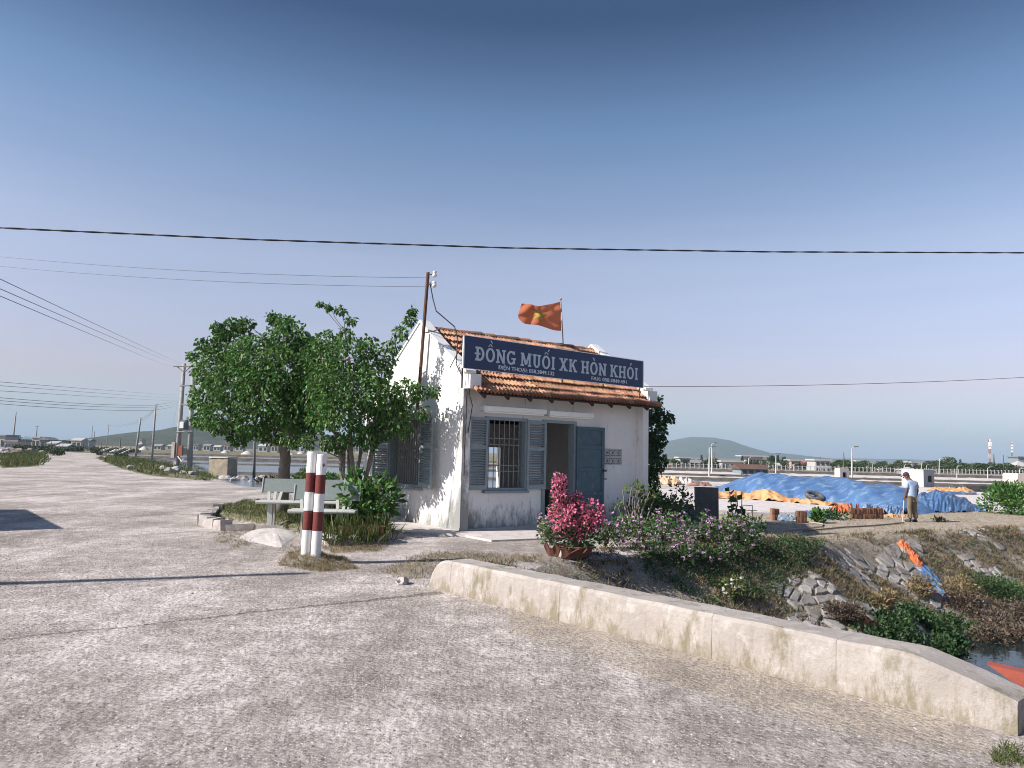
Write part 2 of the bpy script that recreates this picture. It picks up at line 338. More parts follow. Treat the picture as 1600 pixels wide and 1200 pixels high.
def water_mat(name, c, rough, bump, sc_):
    m = bpy.data.materials.new(name); n, l = nt(m); p = n['Principled BSDF']; p.inputs['Base Color'].default_value = (*c, 1); p.inputs['Roughness'].default_value = rough; p.inputs['IOR'].default_value = 1.33
    g = n.new('ShaderNodeNewGeometry').outputs['Position']; b = n.new('ShaderNodeBump'); b.inputs['Strength'].default_value = bump; b.inputs['Distance'].default_value = 0.05
    l.new(noise(n, l, g, sc_, 4, 0.6), b.inputs['Height']); l.new(b.outputs[0], p.inputs['Normal']); return m
M_pan = water_mat('pan_water', (0.10, 0.13, 0.16), 0.12, 0.5, 3.0)
M_canal = water_mat('canal_water', (0.012, 0.022, 0.022), 0.06, 0.25, 2.0)
tag(MB().add([(-150, 31, -0.44), (220, 31, -0.44), (220, 170, -0.44), (-150, 170, -0.44)], [(0, 1, 2, 3)]).build('pan_water', M_pan), 'shallow blue water of the salt pans', kind='structure')
tag(MB().add([(-1, 3, WATER_Z), (90, 3, WATER_Z), (90, 62, WATER_Z), (-1, 62, WATER_Z)], [(0, 1, 2, 3)]).build('canal_water', M_canal), 'dark still canal water', kind='structure')
M_dike = mk('dike_earth', (0.06, 0.052, 0.045), (0.13, 0.11, 0.09), 1.5, 0.95, 1.2, 9)
M_saltw = mk('salt_white', (0.60, 0.57, 0.55), (0.46, 0.42, 0.40), 2, 0.8, 0.4, 12)
def dike(a, b, w, h, mat, seed):
    a = Vector(a); b = Vector(b); d = (b - a).normalized(); s_ = Vector((-d.y, d.x, 0)); n = max(8, int((b - a).length / 0.8)); m = MB(); V = []; F = []
    for i in range(n + 1):
        q = a + (b - a) * i / n
        for j, (o, hh) in enumerate(((-w, 0), (-w * .55, h), (0, h * 1.06), (w * .55, h), (w, 0))):
            k = 0.25 * mnoise.noise(Vector((i * 0.9, j * 3, seed))); V.append(q + s_ * o * (1 + k * .6) + Vector((0, 0, hh * (1 + k))))
    for i in range(n):
        for j in range(4): o = i * 5 + j; F.append((o, o + 1, o + 6, o + 5))
    return tag(m.add(V, F).build('dike', mat, smooth=False), kind='structure')
for i, (xa, ya, xb, yb_, w, h) in enumerate(((-40, 58, 10, 60, 1.0, .27), (-80, 88, 60, 90, 1.0, .25), (-90, 112, 90, 116, 2.2, .5), (8, 73, 120, 66, 1.3, .34), (14, 88, 160, 80, 1.4, .34), (-100, 160, 150, 162, 1.6, .45))):
    dike((xa, ya, -.56), (xb, yb_, -.56), w, h, M_dike, i)
dike((14, 61.5, -.60), (120, 54, -.60), 3.0, .3, M_saltw, 40)
dike((10, 80, -.60), (140, 73, -.60), 3.6, .3, M_saltw, 41)
dike((5, 107, -.6), (170, 96, -.6), 7, .3, M_saltw, 42)

# ------------------------------------------------------------------ hills
M_hill = mk('hill_forest', (0.025, 0.042, 0.022), (0.05, 0.068, 0.036), 0.02, 0.95, 1.0, 0.08, c3=(0.11, 0.10, 0.07))
M_hillb = mk('hill_dry', (0.022, 0.034, 0.018), (0.045, 0.055, 0.03), 0.03, 0.95, 1.0, 0.08, c3=(0.10, 0.085, 0.07))
def hill(prof, Y, depth, mat, label, seed):
    tops = [at(px, py, Y) for px, py in prof]; xs = [q.x for q in tops]; zs = [q.z for q in tops]
    nx, ny = 150, 40; V = []; F = []
    for i in range(nx + 1):
        x = xs[0] + (xs[-1] - xs[0]) * i / nx; zz = float(np.interp(x, xs, zs))
        for j in range(ny + 1):
            v = j / ny * 2 - 1; k = max(0, 1 - abs(v) ** 1.6)
            nz = 0.16 * mnoise.fractal(Vector((x / depth * 3, v * 3, seed)), 1.0, 2.0, 5) * (1 - k * 0.85)
            V.append((x, Y + v * depth, -1.5 + (zz + 1.5) * k * (1 + nz * 1.5)))
    for i in range(nx):
        for j in range(ny): o = i * (ny + 1) + j; F.append((o, o + ny + 1, o + ny + 2, o + 1))
    tag(MB().add(V, F).build('hill', mat, smooth=True), label, kind='structure')
hill(((960, 722), (1000, 707), (1040, 690), (1080, 682), (1115, 684), (1150, 698), (1180, 712), (1215, 708), (1240, 712), (1275, 720), (1310, 724)), 3600, 700, M_hill, 'broad rounded blue hill beyond the town', 1)
hill(((1210, 722), (1300, 722), (1345, 716), (1365, 719), (1400, 717), (1430, 722), (1480, 726), (1560, 726), (1610, 727), (1700, 728)), 4200, 900, M_hill, 'low far blue ridge at the right', 2)
hill(((120, 700), (160, 693), (200, 684), (250, 674), (290, 670), (330, 662), (365, 658), (420, 668), (480, 676), (560, 684), (640, 694), (700, 704)), 1050, 240, M_hillb, 'dark wooded hill behind the salt pans on the left', 3)

# ------------------------------------------------------------------ the house (local frame: x along the front, y towards the back, z up)
M_plas = mk('whitewash', (0.80, 0.79, 0.76), (0.70, 0.69, 0.67), 1.6, 0.85, 0.35, 14, stain=((0.36, 0.36, 0.34), 2.2, 0.60, (1.6, 1.6, 0.5)))
def plaster_house():
    m = mk('weathered_whitewash', (0.83, 0.815, 0.79), (0.74, 0.725, 0.705), 1.4, 0.85, 0.4, 16, stain=((0.30, 0.30, 0.28), 3.0, 0.60, (2.2, 2.2, 0.4)))
    n, l = nt(m); p = n['Principled BSDF']; src = p.inputs['Base Color'].links[0].from_socket
    g = n.new('ShaderNodeNewGeometry').outputs['Position']; s = n.new('ShaderNodeSeparateXYZ'); l.new(g, s.inputs[0])
    low = n.new('ShaderNodeMapRange'); low.inputs[1].default_value = 1.0; low.inputs[2].default_value = 0.0; low.inputs[3].default_value = 0; low.inputs[4].default_value = 0.36; l.new(s.outputs['Z'], low.inputs[0])
    f = math_node(n, l, 'ADD', noise(n, l, g, 3.5, 9, 0.75, (1.5, 1.5, 0.6)), low.outputs[0])      # rising damp, ragged
    dv = n.new('ShaderNodeVectorMath'); dv.operation = 'DISTANCE'; fl_ = n.new('ShaderNodeVectorMath'); fl_.operation = 'MULTIPLY'; l.new(g, fl_.inputs[0]); fl_.inputs[1].default_value = (1, 1, 0)
    l.new(fl_.outputs[0], dv.inputs[0]); dv.inputs[1].default_value = (HC.x, HC.y, 0)                       # soot and peeling along the gutterless corner
    cr_ = n.new('ShaderNodeMapRange'); l.new(dv.outputs['Value'], cr_.inputs[0]); cr_.inputs[1].default_value = 0.55; cr_.inputs[2].default_value = 0.0; cr_.inputs[3].default_value = 0; cr_.inputs[4].default_value = 0.30
    f = math_node(n, l, 'ADD', f, cr_.outputs[0])
    c = mixc(n, l, ramp(n, l, f, [(0.66, 0), (0.86, 0.8)]), src, (0.15, 0.155, 0.145)); l.new(c, p.inputs['Base Color']); return m
M_wall = plaster_house()
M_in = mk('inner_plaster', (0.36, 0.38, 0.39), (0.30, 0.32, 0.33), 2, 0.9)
M_blue = mk('blue_grey_paint', (0.20, 0.255, 0.285), (0.27, 0.315, 0.335), 5, 0.6, 0.3, 60, stain=((0.42, 0.43, 0.42), 9, 0.60, (1, 1, 0.4)))
M_door = mk('blue_door_paint', (0.055, 0.10, 0.13), (0.085, 0.14, 0.17), 4, 0.5, 0.3, 40, stain=((0.20, 0.27, 0.30), 5, 0.6, (2, 2, 0.6)))
M_iron = mk('painted_iron', (0.22, 0.235, 0.24), (0.30, 0.28, 0.25), 12, 0.5, metal=0.2)
M_dark = mk('dark_wood', (0.05, 0.04, 0.035), (0.08, 0.06, 0.05), 6, 0.6)
M_conc = mk('worn_concrete', (0.48, 0.44, 0.41), (0.60, 0.55, 0.52), 1.8, 0.9, 0.6, 24, c3=(0.36, 0.33, 0.31))
M_tile = mk('clay_tile', (0.30, 0.135, 0.075), (0.43, 0.245, 0.16), 7, 0.9, 0.4, 40, rand=0.42, hue=0.014, stain=((0.05, 0.042, 0.036), 4, 0.54))
M_tdark = mk('roof_batten', (0.05, 0.035, 0.03), (0.08, 0.055, 0.045), 5, 0.95)
M_white = mk('white_enamel', (0.92, 0.92, 0.90), (0.86, 0.86, 0.84), 8, 0.4)
M_vent = mk('vent_block_paint', (0.62, 0.62, 0.60), (0.50, 0.50, 0.49), 9, 0.9, 0.3, 40)
house = thing('guard_house', HC, 'small whitewashed house with clay tile roof and blue shutters', 'house', rz=HA)
LW, TB, FT = 5.66, 4.86, 0.25                     # length, depth, front wall set back from the gable ends
TH = 0.2
FZ = 0.06
def roof_z(t): return 4.62 - 0.70 * abs(t - 2.0)
def wall_x(m, t0, t1, u0, u1, z0, z1, holes):     # wall in a plane across y: boxes round the openings
    us = sorted({u0, u1, *[h[0] for h in holes], *[h[1] for h in holes]})
    for a, b in zip(us, us[1:]):
        z = z0
        for h in sorted([h for h in holes if h[0] <= a + 1e-6 and h[1] >= b - 1e-6], key=lambda h: h[2]):
            if h[2] > z + 1e-4: m.box(a, b, t0, t1, z, h[2])
            z = h[3]
        if z1 > z: m.box(a, b, t0, t1, z, z1)
    return m
WIN = (0.77, 1.86, 0.90, 2.46); DOOR = (2.41, 3.34, FZ, 2.45); VENT = (4.20, 4.97, 1.46, 1.87)
wall_x(MB(), FT, FT + TH, TH, LW - TH, -0.1, roof_z(FT) - 0.06, [WIN, DOOR, VENT]).build('front_wall', M_wall, house)
BW = (0.5, 1.6, 0.95, 2.2)
wall_x(MB(), TB - TH, TB, TH, LW - TH, -0.1, roof_z(TB) - 0.06, [(3.80, 4.30, 0.62, 1.86)]).build('back_wall', M_wall, house)
def gable(u0, u1, win):                           # gable end wall, a little higher than the tiles
    m = MB(); off = (u1 - u0, 0, 0)
    def top(t): return roof_z(t) + 0.13 + (0.12 * max(0, 1 - t) if t < 1 else 0)
    ts = [0.0, 1.0, 1.70, 2.0, 3.25, TB]
    for a, b in zip(ts, ts[1:]):
        if win and a >= 1.69 and b <= 3.26:
            m.prism([(u0, a, -0.1), (u0, b, -0.1), (u0, b, 0.9), (u0, a, 0.9)], off); zz = 2.46
        else: zz = -0.1
        m.prism([(u0, a, zz), (u0, b, zz), (u0, b, top(b)), (u0, a, top(a))], off)
    return m
gable(0, TH, True).build('gable_wall', M_wall, house)
gable(LW - TH, LW, False).build('gable_wall', M_wall, house)
for u0, u1 in ((-0.03, TH + 0.03), (LW - TH - 0.03, LW + 0.03)):
    cp = MB()
    for a, b in ((-0.12, 2.0), (2.0, TB + 0.1)):
        def top(t): return roof_z(t) + 0.132 + (0.12 * max(0, 1 - max(t, 0)) if t < 1 else 0)
        cs = [a, 1.0, b] if a < 1 else [a, b]
        for c_, d_ in zip(cs, cs[1:]): cp.prism([(u0, c_, top(c_)), (u0, d_, top(d_)), (u0, d_, top(d_) + 0.06), (u0, c_, top(c_) + 0.06)], (u1 - u0, 0, 0))
    cp.build('gable_coping', M_plas, house)
for u0 in (-0.02, LW - TH - 0.06): MB().box(u0, u0 + 0.28, -0.28, 0.02, 3.05, 3.36).build('parapet_block', M_plas, house)
MB().box(0.02, LW - 0.02, 0.1, TB - 0.02, -0.2, FZ).build('floor', M_conc, house)
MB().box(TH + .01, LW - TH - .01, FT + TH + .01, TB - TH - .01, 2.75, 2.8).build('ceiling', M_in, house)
# inner partition and furniture seen through the door
desk = MB(); desk.box(2.5, 3.55, 1.3, 1.95, 0.74, 0.80); desk.box(2.55, 3.5, 1.36, 1.40, FZ, 0.73); desk.box(2.55, 2.6, 1.4, 1.9, FZ, 0.73); desk.box(3.45, 3.5, 1.4, 1.9, FZ, 0.73)
dk = desk.build('office_desk', M_dark); dk.location = HC; dk.rotation_euler.z = HA
tag(dk, 'dark wooden desk standing inside the open doorway of the house', 'desk')
# roof: boarding, tiles one by one on the slope seen, ridge tiles, rafters at the eave
rd = MB()
for a, b in ((-0.33, 2.0), (2.0, TB + 0.35)):
    rd.prism([(TH + .01, a, roof_z(a) - 0.07), (TH + .01, b, roof_z(b) - 0.07), (TH + .01, b, roof_z(b) - 0.04), (TH + .01, a, roof_z(a) - 0.04)], (LW - 2 * TH - .02, 0, 0))
roof = rd.build('roof', M_tdark, house)
def tile_mesh():
    W, L = 0.200, 0.40; prof = []
    for x, z in ((0, 0.03), (0.014, 0.062), (0.034, 0.074), (0.054, 0.058), (0.070, 0.010), (0.098, 0.006), (0.110, 0.05), (0.132, 0.074), (0.154, 0.06), (0.172, 0.012), (0.199, 0.006)): prof.append((x, z))
    m = MB(); V = []; n = len(prof)
    for y in (0, L):
        for x, z in prof: V.append((x - W / 2, y, z + 0.012))
        for x, z in prof: V.append((x - W / 2, y, z - 0.012))
    F = []
    for i in range(n - 1):
        F += [(i, i + 1, 2 * n + i + 1, 2 * n + i), (n + i + 1, n + i, 3 * n + i, 3 * n + i + 1), (i + 1, i, n + i, n + i + 1), (2 * n + i, 2 * n + i + 1, 3 * n + i + 1, 3 * n + i)]
    F += [(0, 2 * n, 3 * n, n), (n - 1, 2 * n - 1, 4 * n - 1, 3 * n - 1)]
    return m.add(V, F).mesh('roof_tile', M_tile)
TM = tile_mesh(); ang = math.atan(0.70); slope = 2.42 / math.cos(ang); rows = 9; ncol = 28
for r_ in range(rows):
    t0 = -0.40 + r_ * (2.36 / rows)
    for c_ in range(ncol):
        u = 0.27 + (c_ + 0.5) * (LW - 0.48) / ncol if r_ > 1 else 0.06 + (c_ + 0.5) * (LW + 0.02) / ncol
        if r_ <= 1 and not 0.04 < u < LW + .02: continue
        inst('roof_tile', TM, roof, (u, t0, roof_z(t0) + 0.03 + random.uniform(-.008, .008)), (ang - 0.13 + random.uniform(-.025, .025), 0, random.uniform(-.03, .03)), (1.0, 1, 1))
bt = MB()
for r_ in range(10):
    for c_ in range(ncol):
        u = 0.27 + (c_ + 0.5) * (LW - 0.48) / ncol; t0 = TB + 0.4 - r_ * 0.30
        bt.bx((u, t0 - 0.16, roof_z(t0 - .16) + 0.02), (0.19, 0.40, 0.03), 0, -ang - 0.05)
tag(bt.build('roof_tile', M_tile, roof), kind='stuff')
rm = MB(); V = []; F = []
for y in (0, 0.42):
    for k in range(7): a = math.pi * k / 6; rr = 0.13 + (0.02 if y else 0); V.append((y, rr * math.cos(a), rr * math.sin(a)))
    for k in range(7): a = math.pi * k / 6; rr = 0.11 + (0.02 if y else 0); V.append((y, rr * math.cos(a), rr * math.sin(a)))
for k in range(6): F += [(k, k + 1, 15 + k, 14 + k), (7 + k + 1, 7 + k, 21 + k, 22 + k), (k + 1, k, 7 + k, 8 + k), (14 + k, 15 + k, 22 + k, 21 + k)]
F += [(0, 14, 21, 7), (6, 13, 27, 20)]
RMh = rm.add(V, F).mesh('ridge_tile', M_tile)
for k in range(14): inst('ridge_tile', RMh, roof, (0.16 + k * 0.378, 2.0, 4.56 + random.uniform(-.008, .008)), (0, random.uniform(-.02, .03), 0))
for k in range(9): inst('rafter', None or MB().bx((0, 0, 0), (0.05, 0.7, 0.07), 0, ang).mesh('rafter', M_tdark), roof, (0.35 + k * 0.62, -0.02, roof_z(-0.02) - 0.125))
# windows: frame, sill, bars
def window(name, put, w, h, nbar, rails, mirrored=False):
    root = put(MB().box(-.04, 0.03, -.06, .16, -.04, h + .04).box(w - .03, w + .04, -.06, .16, -.04, h + .04).box(.03, w - .03, -.06, .16, h - .03, h + .04).box(.03, w - .03, -.06, .16, -.04, .02).build(name, M_blue))
    MB().box(-.07, w + .07, -.12, .17, -.09, -.041).build('sill', M_blue, root)
    bm = MB().tube([(0, 0, .02), (0, 0, h - .03)], .011, 6).mesh('bar', M_iron)
    for k in range(nbar): inst('bar', bm, root, (0.06 + (w - .12) * (k + .5) / nbar, .06, 0))
    rl = MB().tube([(.03, 0, 0), (w - .03, 0, 0)], .012, 6).mesh('rail', M_iron)
    for z in rails: inst('rail', rl, root, (0, .075, z * h))
    return root
def pf(o): o.parent = house; o.location = (WIN[0], FT, WIN[2]); return o
w1 = window('window', pf, WIN[1] - WIN[0], WIN[3] - WIN[2], 7, (.25, .33, .63, .72))
def pl_(o): o.parent = house; o.location = (0, 3.25, 0.9); o.rotation_euler.z = -math.pi / 2; return o
w2 = window('window', pl_, 1.55, 1.56, 13, (.40, .52, .57))
def shutter(w, h):
    root = MB().box(0, .06, -.02, .02, 0, h).box(w - .06, w, -.02, .02, 0, h).box(.06, w - .06, -.02, .02, 0, .1).box(.06, w - .06, -.02, .02, h - .07, h).box(.06, w - .06, -.019, .019, h * .56, h * .56 + .08).build('shutter', M_blue, house)
    sm_ = MB().bx((w / 2, 0, 0), (w - .118, .052, .009), 0, R(38)).mesh('slat', M_blue)
    z = .125
    while z < h - .08:
        if not h * .56 - .02 < z < h * .56 + .10: inst('slat', sm_, root, (0, 0, z), (random.choice((0, 0, 0, .03)), random.gauss(0, .012), 0))
        z += .056
    return root
def set_(o, loc, rz): o.location = loc; o.rotation_euler.z = rz; return o
set_(shutter(.53, 1.58), (.775, FT - .075, .89), math.pi + R(5))
set_(shutter(.53, 1.58), (1.87, FT - .075, .885), -R(4))
set_(shutter(.76, 1.56), (-.06, 3.28, .88), math.pi / 2 + R(4))
set_(shutter(.77, 1.56), (-.07, 1.70, .88), -math.pi / 2 - R(9))
hk = MB()
for u, z in ((2.44, 1.55), (4.24, 1.22), (.2, 1.5)): hk.tube([(u, FT - .1, z), (u, FT + .02, z)], .018, 6)
hk.build('shutter_catch', M_dark, house)
MB().box(-.36, -.002, 1.45, 3.5, 2.56, 2.64).build('window_hood', M_plas, house)
# door
df = MB().box(DOOR[0] - .05, DOOR[0] + .03, FT - .05, FT + .16, FZ, DOOR[3] + .05).box(DOOR[1] - .03, DOOR[1] + .05, FT - .05, FT + .16, FZ, DOOR[3] + .05).box(DOOR[0] + .03, DOOR[1] - .03, FT - .05, FT + .16, DOOR[3] - .02, DOOR[3] + .05)
df.build('door_frame', M_blue, house)
dl = MB(); w, h = .86, 2.28
dl.box(0, .08, 0, .045, 0, h).box(w - .08, w, 0, .045, 0, h)
zs = (0, .12, .62, .70, 1.2, 1.28, 1.75, 1.83, 2.20, 2.28)
for a, b in zip(zs[::2], zs[1::2]): dl.box(.08, w - .08, 0, .045, a, b)
door = dl.build('door', M_door, house); door.location = (3.36, FT - .11, .10); door.rotation_euler.z = -R(3)
for a, b in zip(zs[1::2], zs[2::2]): MB().box(.081, w - .081, .026, .036, a + .001, b - .001).build('panel', M_door, door)
MB().box(w - .07, w + .03, -.05, -.001, 1.2, 1.25).tube([(w - .04, -.002, 1.02), (w + .06, -.03, 1.02)], .014, 6).build('bolt', M_dark, door)
# ventilation blocks
for i in range(4):
    for j in range(2):
        w_, h_ = (VENT[1] - VENT[0]) / 4, (VENT[3] - VENT[2]) / 2; m = MB(); a = w_ / 2 - .004; b = h_ / 2 - .004
        m.box(-a, a, 0, .12, -b, -b + .02).box(-a, a, 0, .12, b - .02, b).box(-a, -a + .016, .001, .119, -b + .02, b - .02).box(a - .016, a, .001, .119, -b + .02, b - .02)
        k = 10; ro, ri = .066, .044
        for q in range(k):
            t1, t2 = 6.2832 * q / k, 6.2832 * (q + 1) / k
            m.prism([(ri * math.cos(t1), .01, ri * math.sin(t1)), (ro * math.cos(t1), .01, ro * math.sin(t1)), (ro * math.cos(t2), .01, ro * math.sin(t2)), (ri * math.cos(t2), .01, ri * math.sin(t2))], (0, .09, 0))
        for sx in (-1, 1): m.box(min(sx * .06, sx * (a - .02)), max(sx * .06, sx * (a - .02)), .02, .1, -.014, .014)
        o = m.build('vent_block', M_vent, house); o.location = (VENT[0] + (i + .5) * w_, FT + .02, VENT[2] + (j + .5) * h_)
# two fluorescent lamps under the eave, one wire bundle at the corner
for u0, u1, z in ((0.60, 2.36, 2.665), (2.46, 3.84, 2.65)):
    f_ = MB().box(u0, u1, FT - .16, FT - .001, z - .05, z + .06).build('lamp_batten', M_white, house)
    MB().tube([(u0 + .04, FT - .10, z - .068), (u1 - .04, FT - .10, z - .068)], .019, 8).build('lamp_tube', M_white, f_)
MB().box(2.37, 2.45, FT - .06, FT - .001, 2.60, 2.66).build('junction_box', M_dark, house)
MB().tube([(.05, -.03, 3.3), (.06, -.04, 2.6), (.04, -.03, 1.8), (.05, -.03, 1.2)], .012, 6).tube([(.10, -.03, 3.3), (.13, -.05, 2.9), (.22, -.02, 2.7), (.12, -.03, 2.1)], .01, 6).build('wall_wire', M_dark, house)
pv = MB(); pv.add([(-.35, -1.9, 0.05), (LW + .2, -1.5, 0.05), (LW + .2, FT, 0.05), (-.35, FT, 0.05)], [(0, 1, 2, 3)])
pv = MB().hexa([(-.25, -1.55, -.1), (LW + .3, -2.6, -.1), (LW + .3, .09, -.1), (-.25, .09, -.1), (-.25, -1.55, .035), (LW + .3, -2.6, .035), (LW + .3, .09, .035), (-.25, .09, .035)])
pv.hexa([(-1.15, .4, -.1), (-.003, -.9, -.1), (-.003, TB, -.1), (-1.15, TB, -.1), (-1.15, .4, .05), (-.003, -.9, .05), (-.003, TB, .05), (-1.15, TB, .05)])
o = pv.build('house_apron', M_conc); o.location = HC; o.rotation_euler.z = HA; tag(o, 'pale cement apron round the foot of the house', kind='structure')

# ------------------------------------------------------------------ sign board on the roof
M_navy = mk('navy_paint', (0.017, 0.036, 0.10), (0.024, 0.046, 0.115), 2, 0.45, spec=0.4)
M_let = mk('pale_letter_paint', (0.52, 0.60, 0.66), (0.45, 0.53, 0.60), 6, 0.5)
M_letw = mk('white_letter_paint', (0.68, 0.72, 0.75), (0.6, 0.64, 0.68), 6, 0.5)
S0, S1, SZ0, SZ1 = -0.18, 5.21, 3.46, 4.165
sign = thing('sign_board', H(0, -0.2, 0), 'long navy sign board with pale slab lettering along the tiled roof', 'sign', rz=HA)
bd = MB().hexa([(S0, -.03, SZ0), (S1, -.03, SZ0 - .04), (S1, .02, SZ0 - .04), (S0, .02, SZ0), (S0, -.03, SZ1), (S1, -.03, SZ1 - .06), (S1, .02, SZ1 - .06), (S0, .02, SZ1)]).build('board', M_navy, sign)
def sl(u, z): return z - .05 * (u - S0) / (S1 - S0)
fr = MB()
def fbar(u0, z0, u1, z1, w=.016): fr.tube([(u0, -.03, z0), (u1, -.03, z1)], w, 4)
fbar(S0, SZ0, S0, SZ1, .022); fbar(S1, SZ0 - .04, S1, SZ1 - .06); fbar(S0, SZ0, S1, SZ0 - .04, .008); fbar(S0, SZ1, S1, SZ1 - .06, .01)
fr.build('board_frame', M_white, sign)
for u in (S0 + .03, 1.2, 2.6, 3.9, S1 - .05): MB().tube([(u, .04, SZ0 - (.42 if u > 4 or u < 0 else .1)), (u, .04, SZ1 - .1)], .02, 6).tube([(u, .04, SZ1 - .15), (u, .55, roof_z(.35) + .05)], .012, 6).build('post', M_dark, sign)
class Glyph:
    def __init__(s): s.p = []
    def poly(s, q): s.p.append(q); return s
    def r(s, x0, y0, x1, y1): return s.poly([(x0, y0), (x1, y0), (x1, y1), (x0, y1)])
    def l(s, x0, y0, x1, y1, w): return s.poly([(x0 - w / 2, y0), (x0 + w / 2, y0), (x1 + w / 2, y1), (x1 - w / 2, y1)])
    def arc(s, cx, cy, rx, ry, a0, a1, w, wy=None, n=18):
        wy = wy or w
        for k in range(n):
            t, u = R(a0 + (a1 - a0) * k / n), R(a0 + (a1 - a0) * (k + 1) / n)
            s.poly([(cx + (rx - w) * math.cos(t), cy + (ry - wy) * math.sin(t)), (cx + rx * math.cos(t), cy + ry * math.sin(t)), (cx + rx * math.cos(u), cy + ry * math.sin(u)), (cx + (rx - w) * math.cos(u), cy + (ry - wy) * math.sin(u))])
        return s
def stem(g, x, lo=1, hi=1, w=.2, e=.08):
    g.r(x, 0, x + w, 1)
    if lo: g.r(x - e, 0, x + w + e, .13)
    if hi: g.r(x - e, .87, x + w + e, 1)
    return g
def glyph(ch):
    g = Glyph(); base = {'Đ': 'D', 'Ồ': 'O', 'Ố': 'O', 'Ò': 'O', 'Ó': 'O'}.get(ch, ch); w = .84
    if base == 'D':
        g.r(.1, 0, .3, 1).r(0, 0, .42, .15).r(0, .85, .42, 1).arc(.40, .5, .42, .5, -90, 90, .2, .15)
        if ch == 'Đ': g.r(-.06, .44, .46, .57)
    elif base == 'O': g.arc(.43, .5, .43, .52, 0, 360, .2, .15, 26); w = .86
    elif base == 'N': stem(g, .1, 1, 0, .16); stem(g, .66, 0, 1, .16, .1); g.l(.14, 1, .74, 0, .22).r(0, .87, .2, 1); w = .9
    elif base == 'G': g.arc(.43, .5, .43, .52, 42, 318, .2, .15, 22).r(.62, .06, .82, .46).r(.46, .38, .9, .5).r(.66, .74, .80, 1); w = .9
    elif base == 'M': stem(g, .1, 1, 1, .16); stem(g, .84, 1, 1, .16); g.l(.2, 1, .55, .12, .2).l(.9, 1, .55, .12, .2); w = 1.1
    elif base == 'U': g.r(.1, .36, .3, 1).r(.58, .36, .76, 1).r(0, .87, .4, 1).r(.48, .87, .86, 1).arc(.43, .38, .33, .4, 180, 360, .19, .15, 14); w = .86
    elif base == 'I': stem(g, .1); w = .4
    elif base == 'X': g.l(.16, 1, .72, 0, .24).l(.72, 1, .16, 0, .2).r(0, 0, .34, .13).r(.54, 0, .9, .13).r(0, .87, .36, 1).r(.54, .87, .88, 1); w = .9
    elif base == 'K': stem(g, .1); g.l(.3, .42, .72, 1, .2).l(.44, .58, .78, 0, .24).r(.56, .87, .88, 1).r(.58, 0, .94, .13); w = .92
    elif base == 'H': stem(g, .1); stem(g, .62); g.r(.3, .43, .62, .57); w = .92
    if ch in 'ỒỐ': g.poly([(.2, 1.1), (.3, 1.1), (.47, 1.3), (.40, 1.3)]).poly([(.56, 1.1), (.66, 1.1), (.46, 1.3), (.39, 1.3)])
    if ch == 'Ồ': g.poly([(.56, 1.36), (.64, 1.36), (.52, 1.56), (.40, 1.56)])
    if ch == 'Ố': g.poly([(.58, 1.30), (.66, 1.30), (.80, 1.5), (.68, 1.5)])
    if ch == 'Ò': g.poly([(.44, 1.12), (.54, 1.12), (.42, 1.36), (.28, 1.36)])
    if ch == 'Ó': g.poly([(.36, 1.12), (.46, 1.12), (.60, 1.36), (.46, 1.36)])
    return g, w
def put_text(txt, u0, u1, z0, hgt):
    tot = sum(.34 if c == ' ' else glyph(c)[1] + .12 for c in txt) - .12; k = (u1 - u0) / tot; x = 0
    for c in txt:
        if c == ' ': x += .34; continue
        g, w = glyph(c); m = MB(); u = u0 + x * k; zb = sl(u, z0)
        for i, q in enumerate(g.p):
            dpt = .005 + .0004 * (i % 7)
            P = [(u + a * k, -.0305 - dpt, zb + b * hgt) for a, b in q]
            if sum(P[i][0] * P[(i + 1) % 4][2] - P[(i + 1) % 4][0] * P[i][2] for i in range(4)) < 0: P.reverse()
            m.prism(P, (0, dpt, 0))
        m.build('letter', M_let, sign); x += w + .12
put_text('ĐỒNG MUỐI XK HÒN KHÓI', .12, 5.02, 3.655, .30)
def small_text(txt, u0, u1, z, hgt):
    cv = bpy.data.curves.new('text', 'FONT'); cv.body = txt; cv.size = 1; cv.extrude = .004; cv.offset = .012
    o = bpy.data.objects.new('text', cv); col.objects.link(o); dg = bpy.context.evaluated_depsgraph_get(); me = bpy.data.meshes.new_from_object(o.evaluated_get(dg)); col.objects.unlink(o); bpy.data.objects.remove(o)
    xs = [v.co.x for v in me.vertices]; w = max(xs) - min(xs); x0 = min(xs)
    for v in me.vertices: x, y, zz = v.co; u = u0 + (x - x0) / w * (u1 - u0); v.co = (u, -.0345 - zz, sl(u, z) + y / .72 * hgt)
    me.materials.clear(); me.materials.append(M_letw); r = bpy.data.objects.new('phone_text', me); col.objects.link(r); r.parent = sign
small_text('ĐIỆN THOẠI: 058.3849.132', .72, 2.30, 3.525, .085)
small_text('FAX: 058.3849.491', 3.45, 4.62, 3.525, .085)

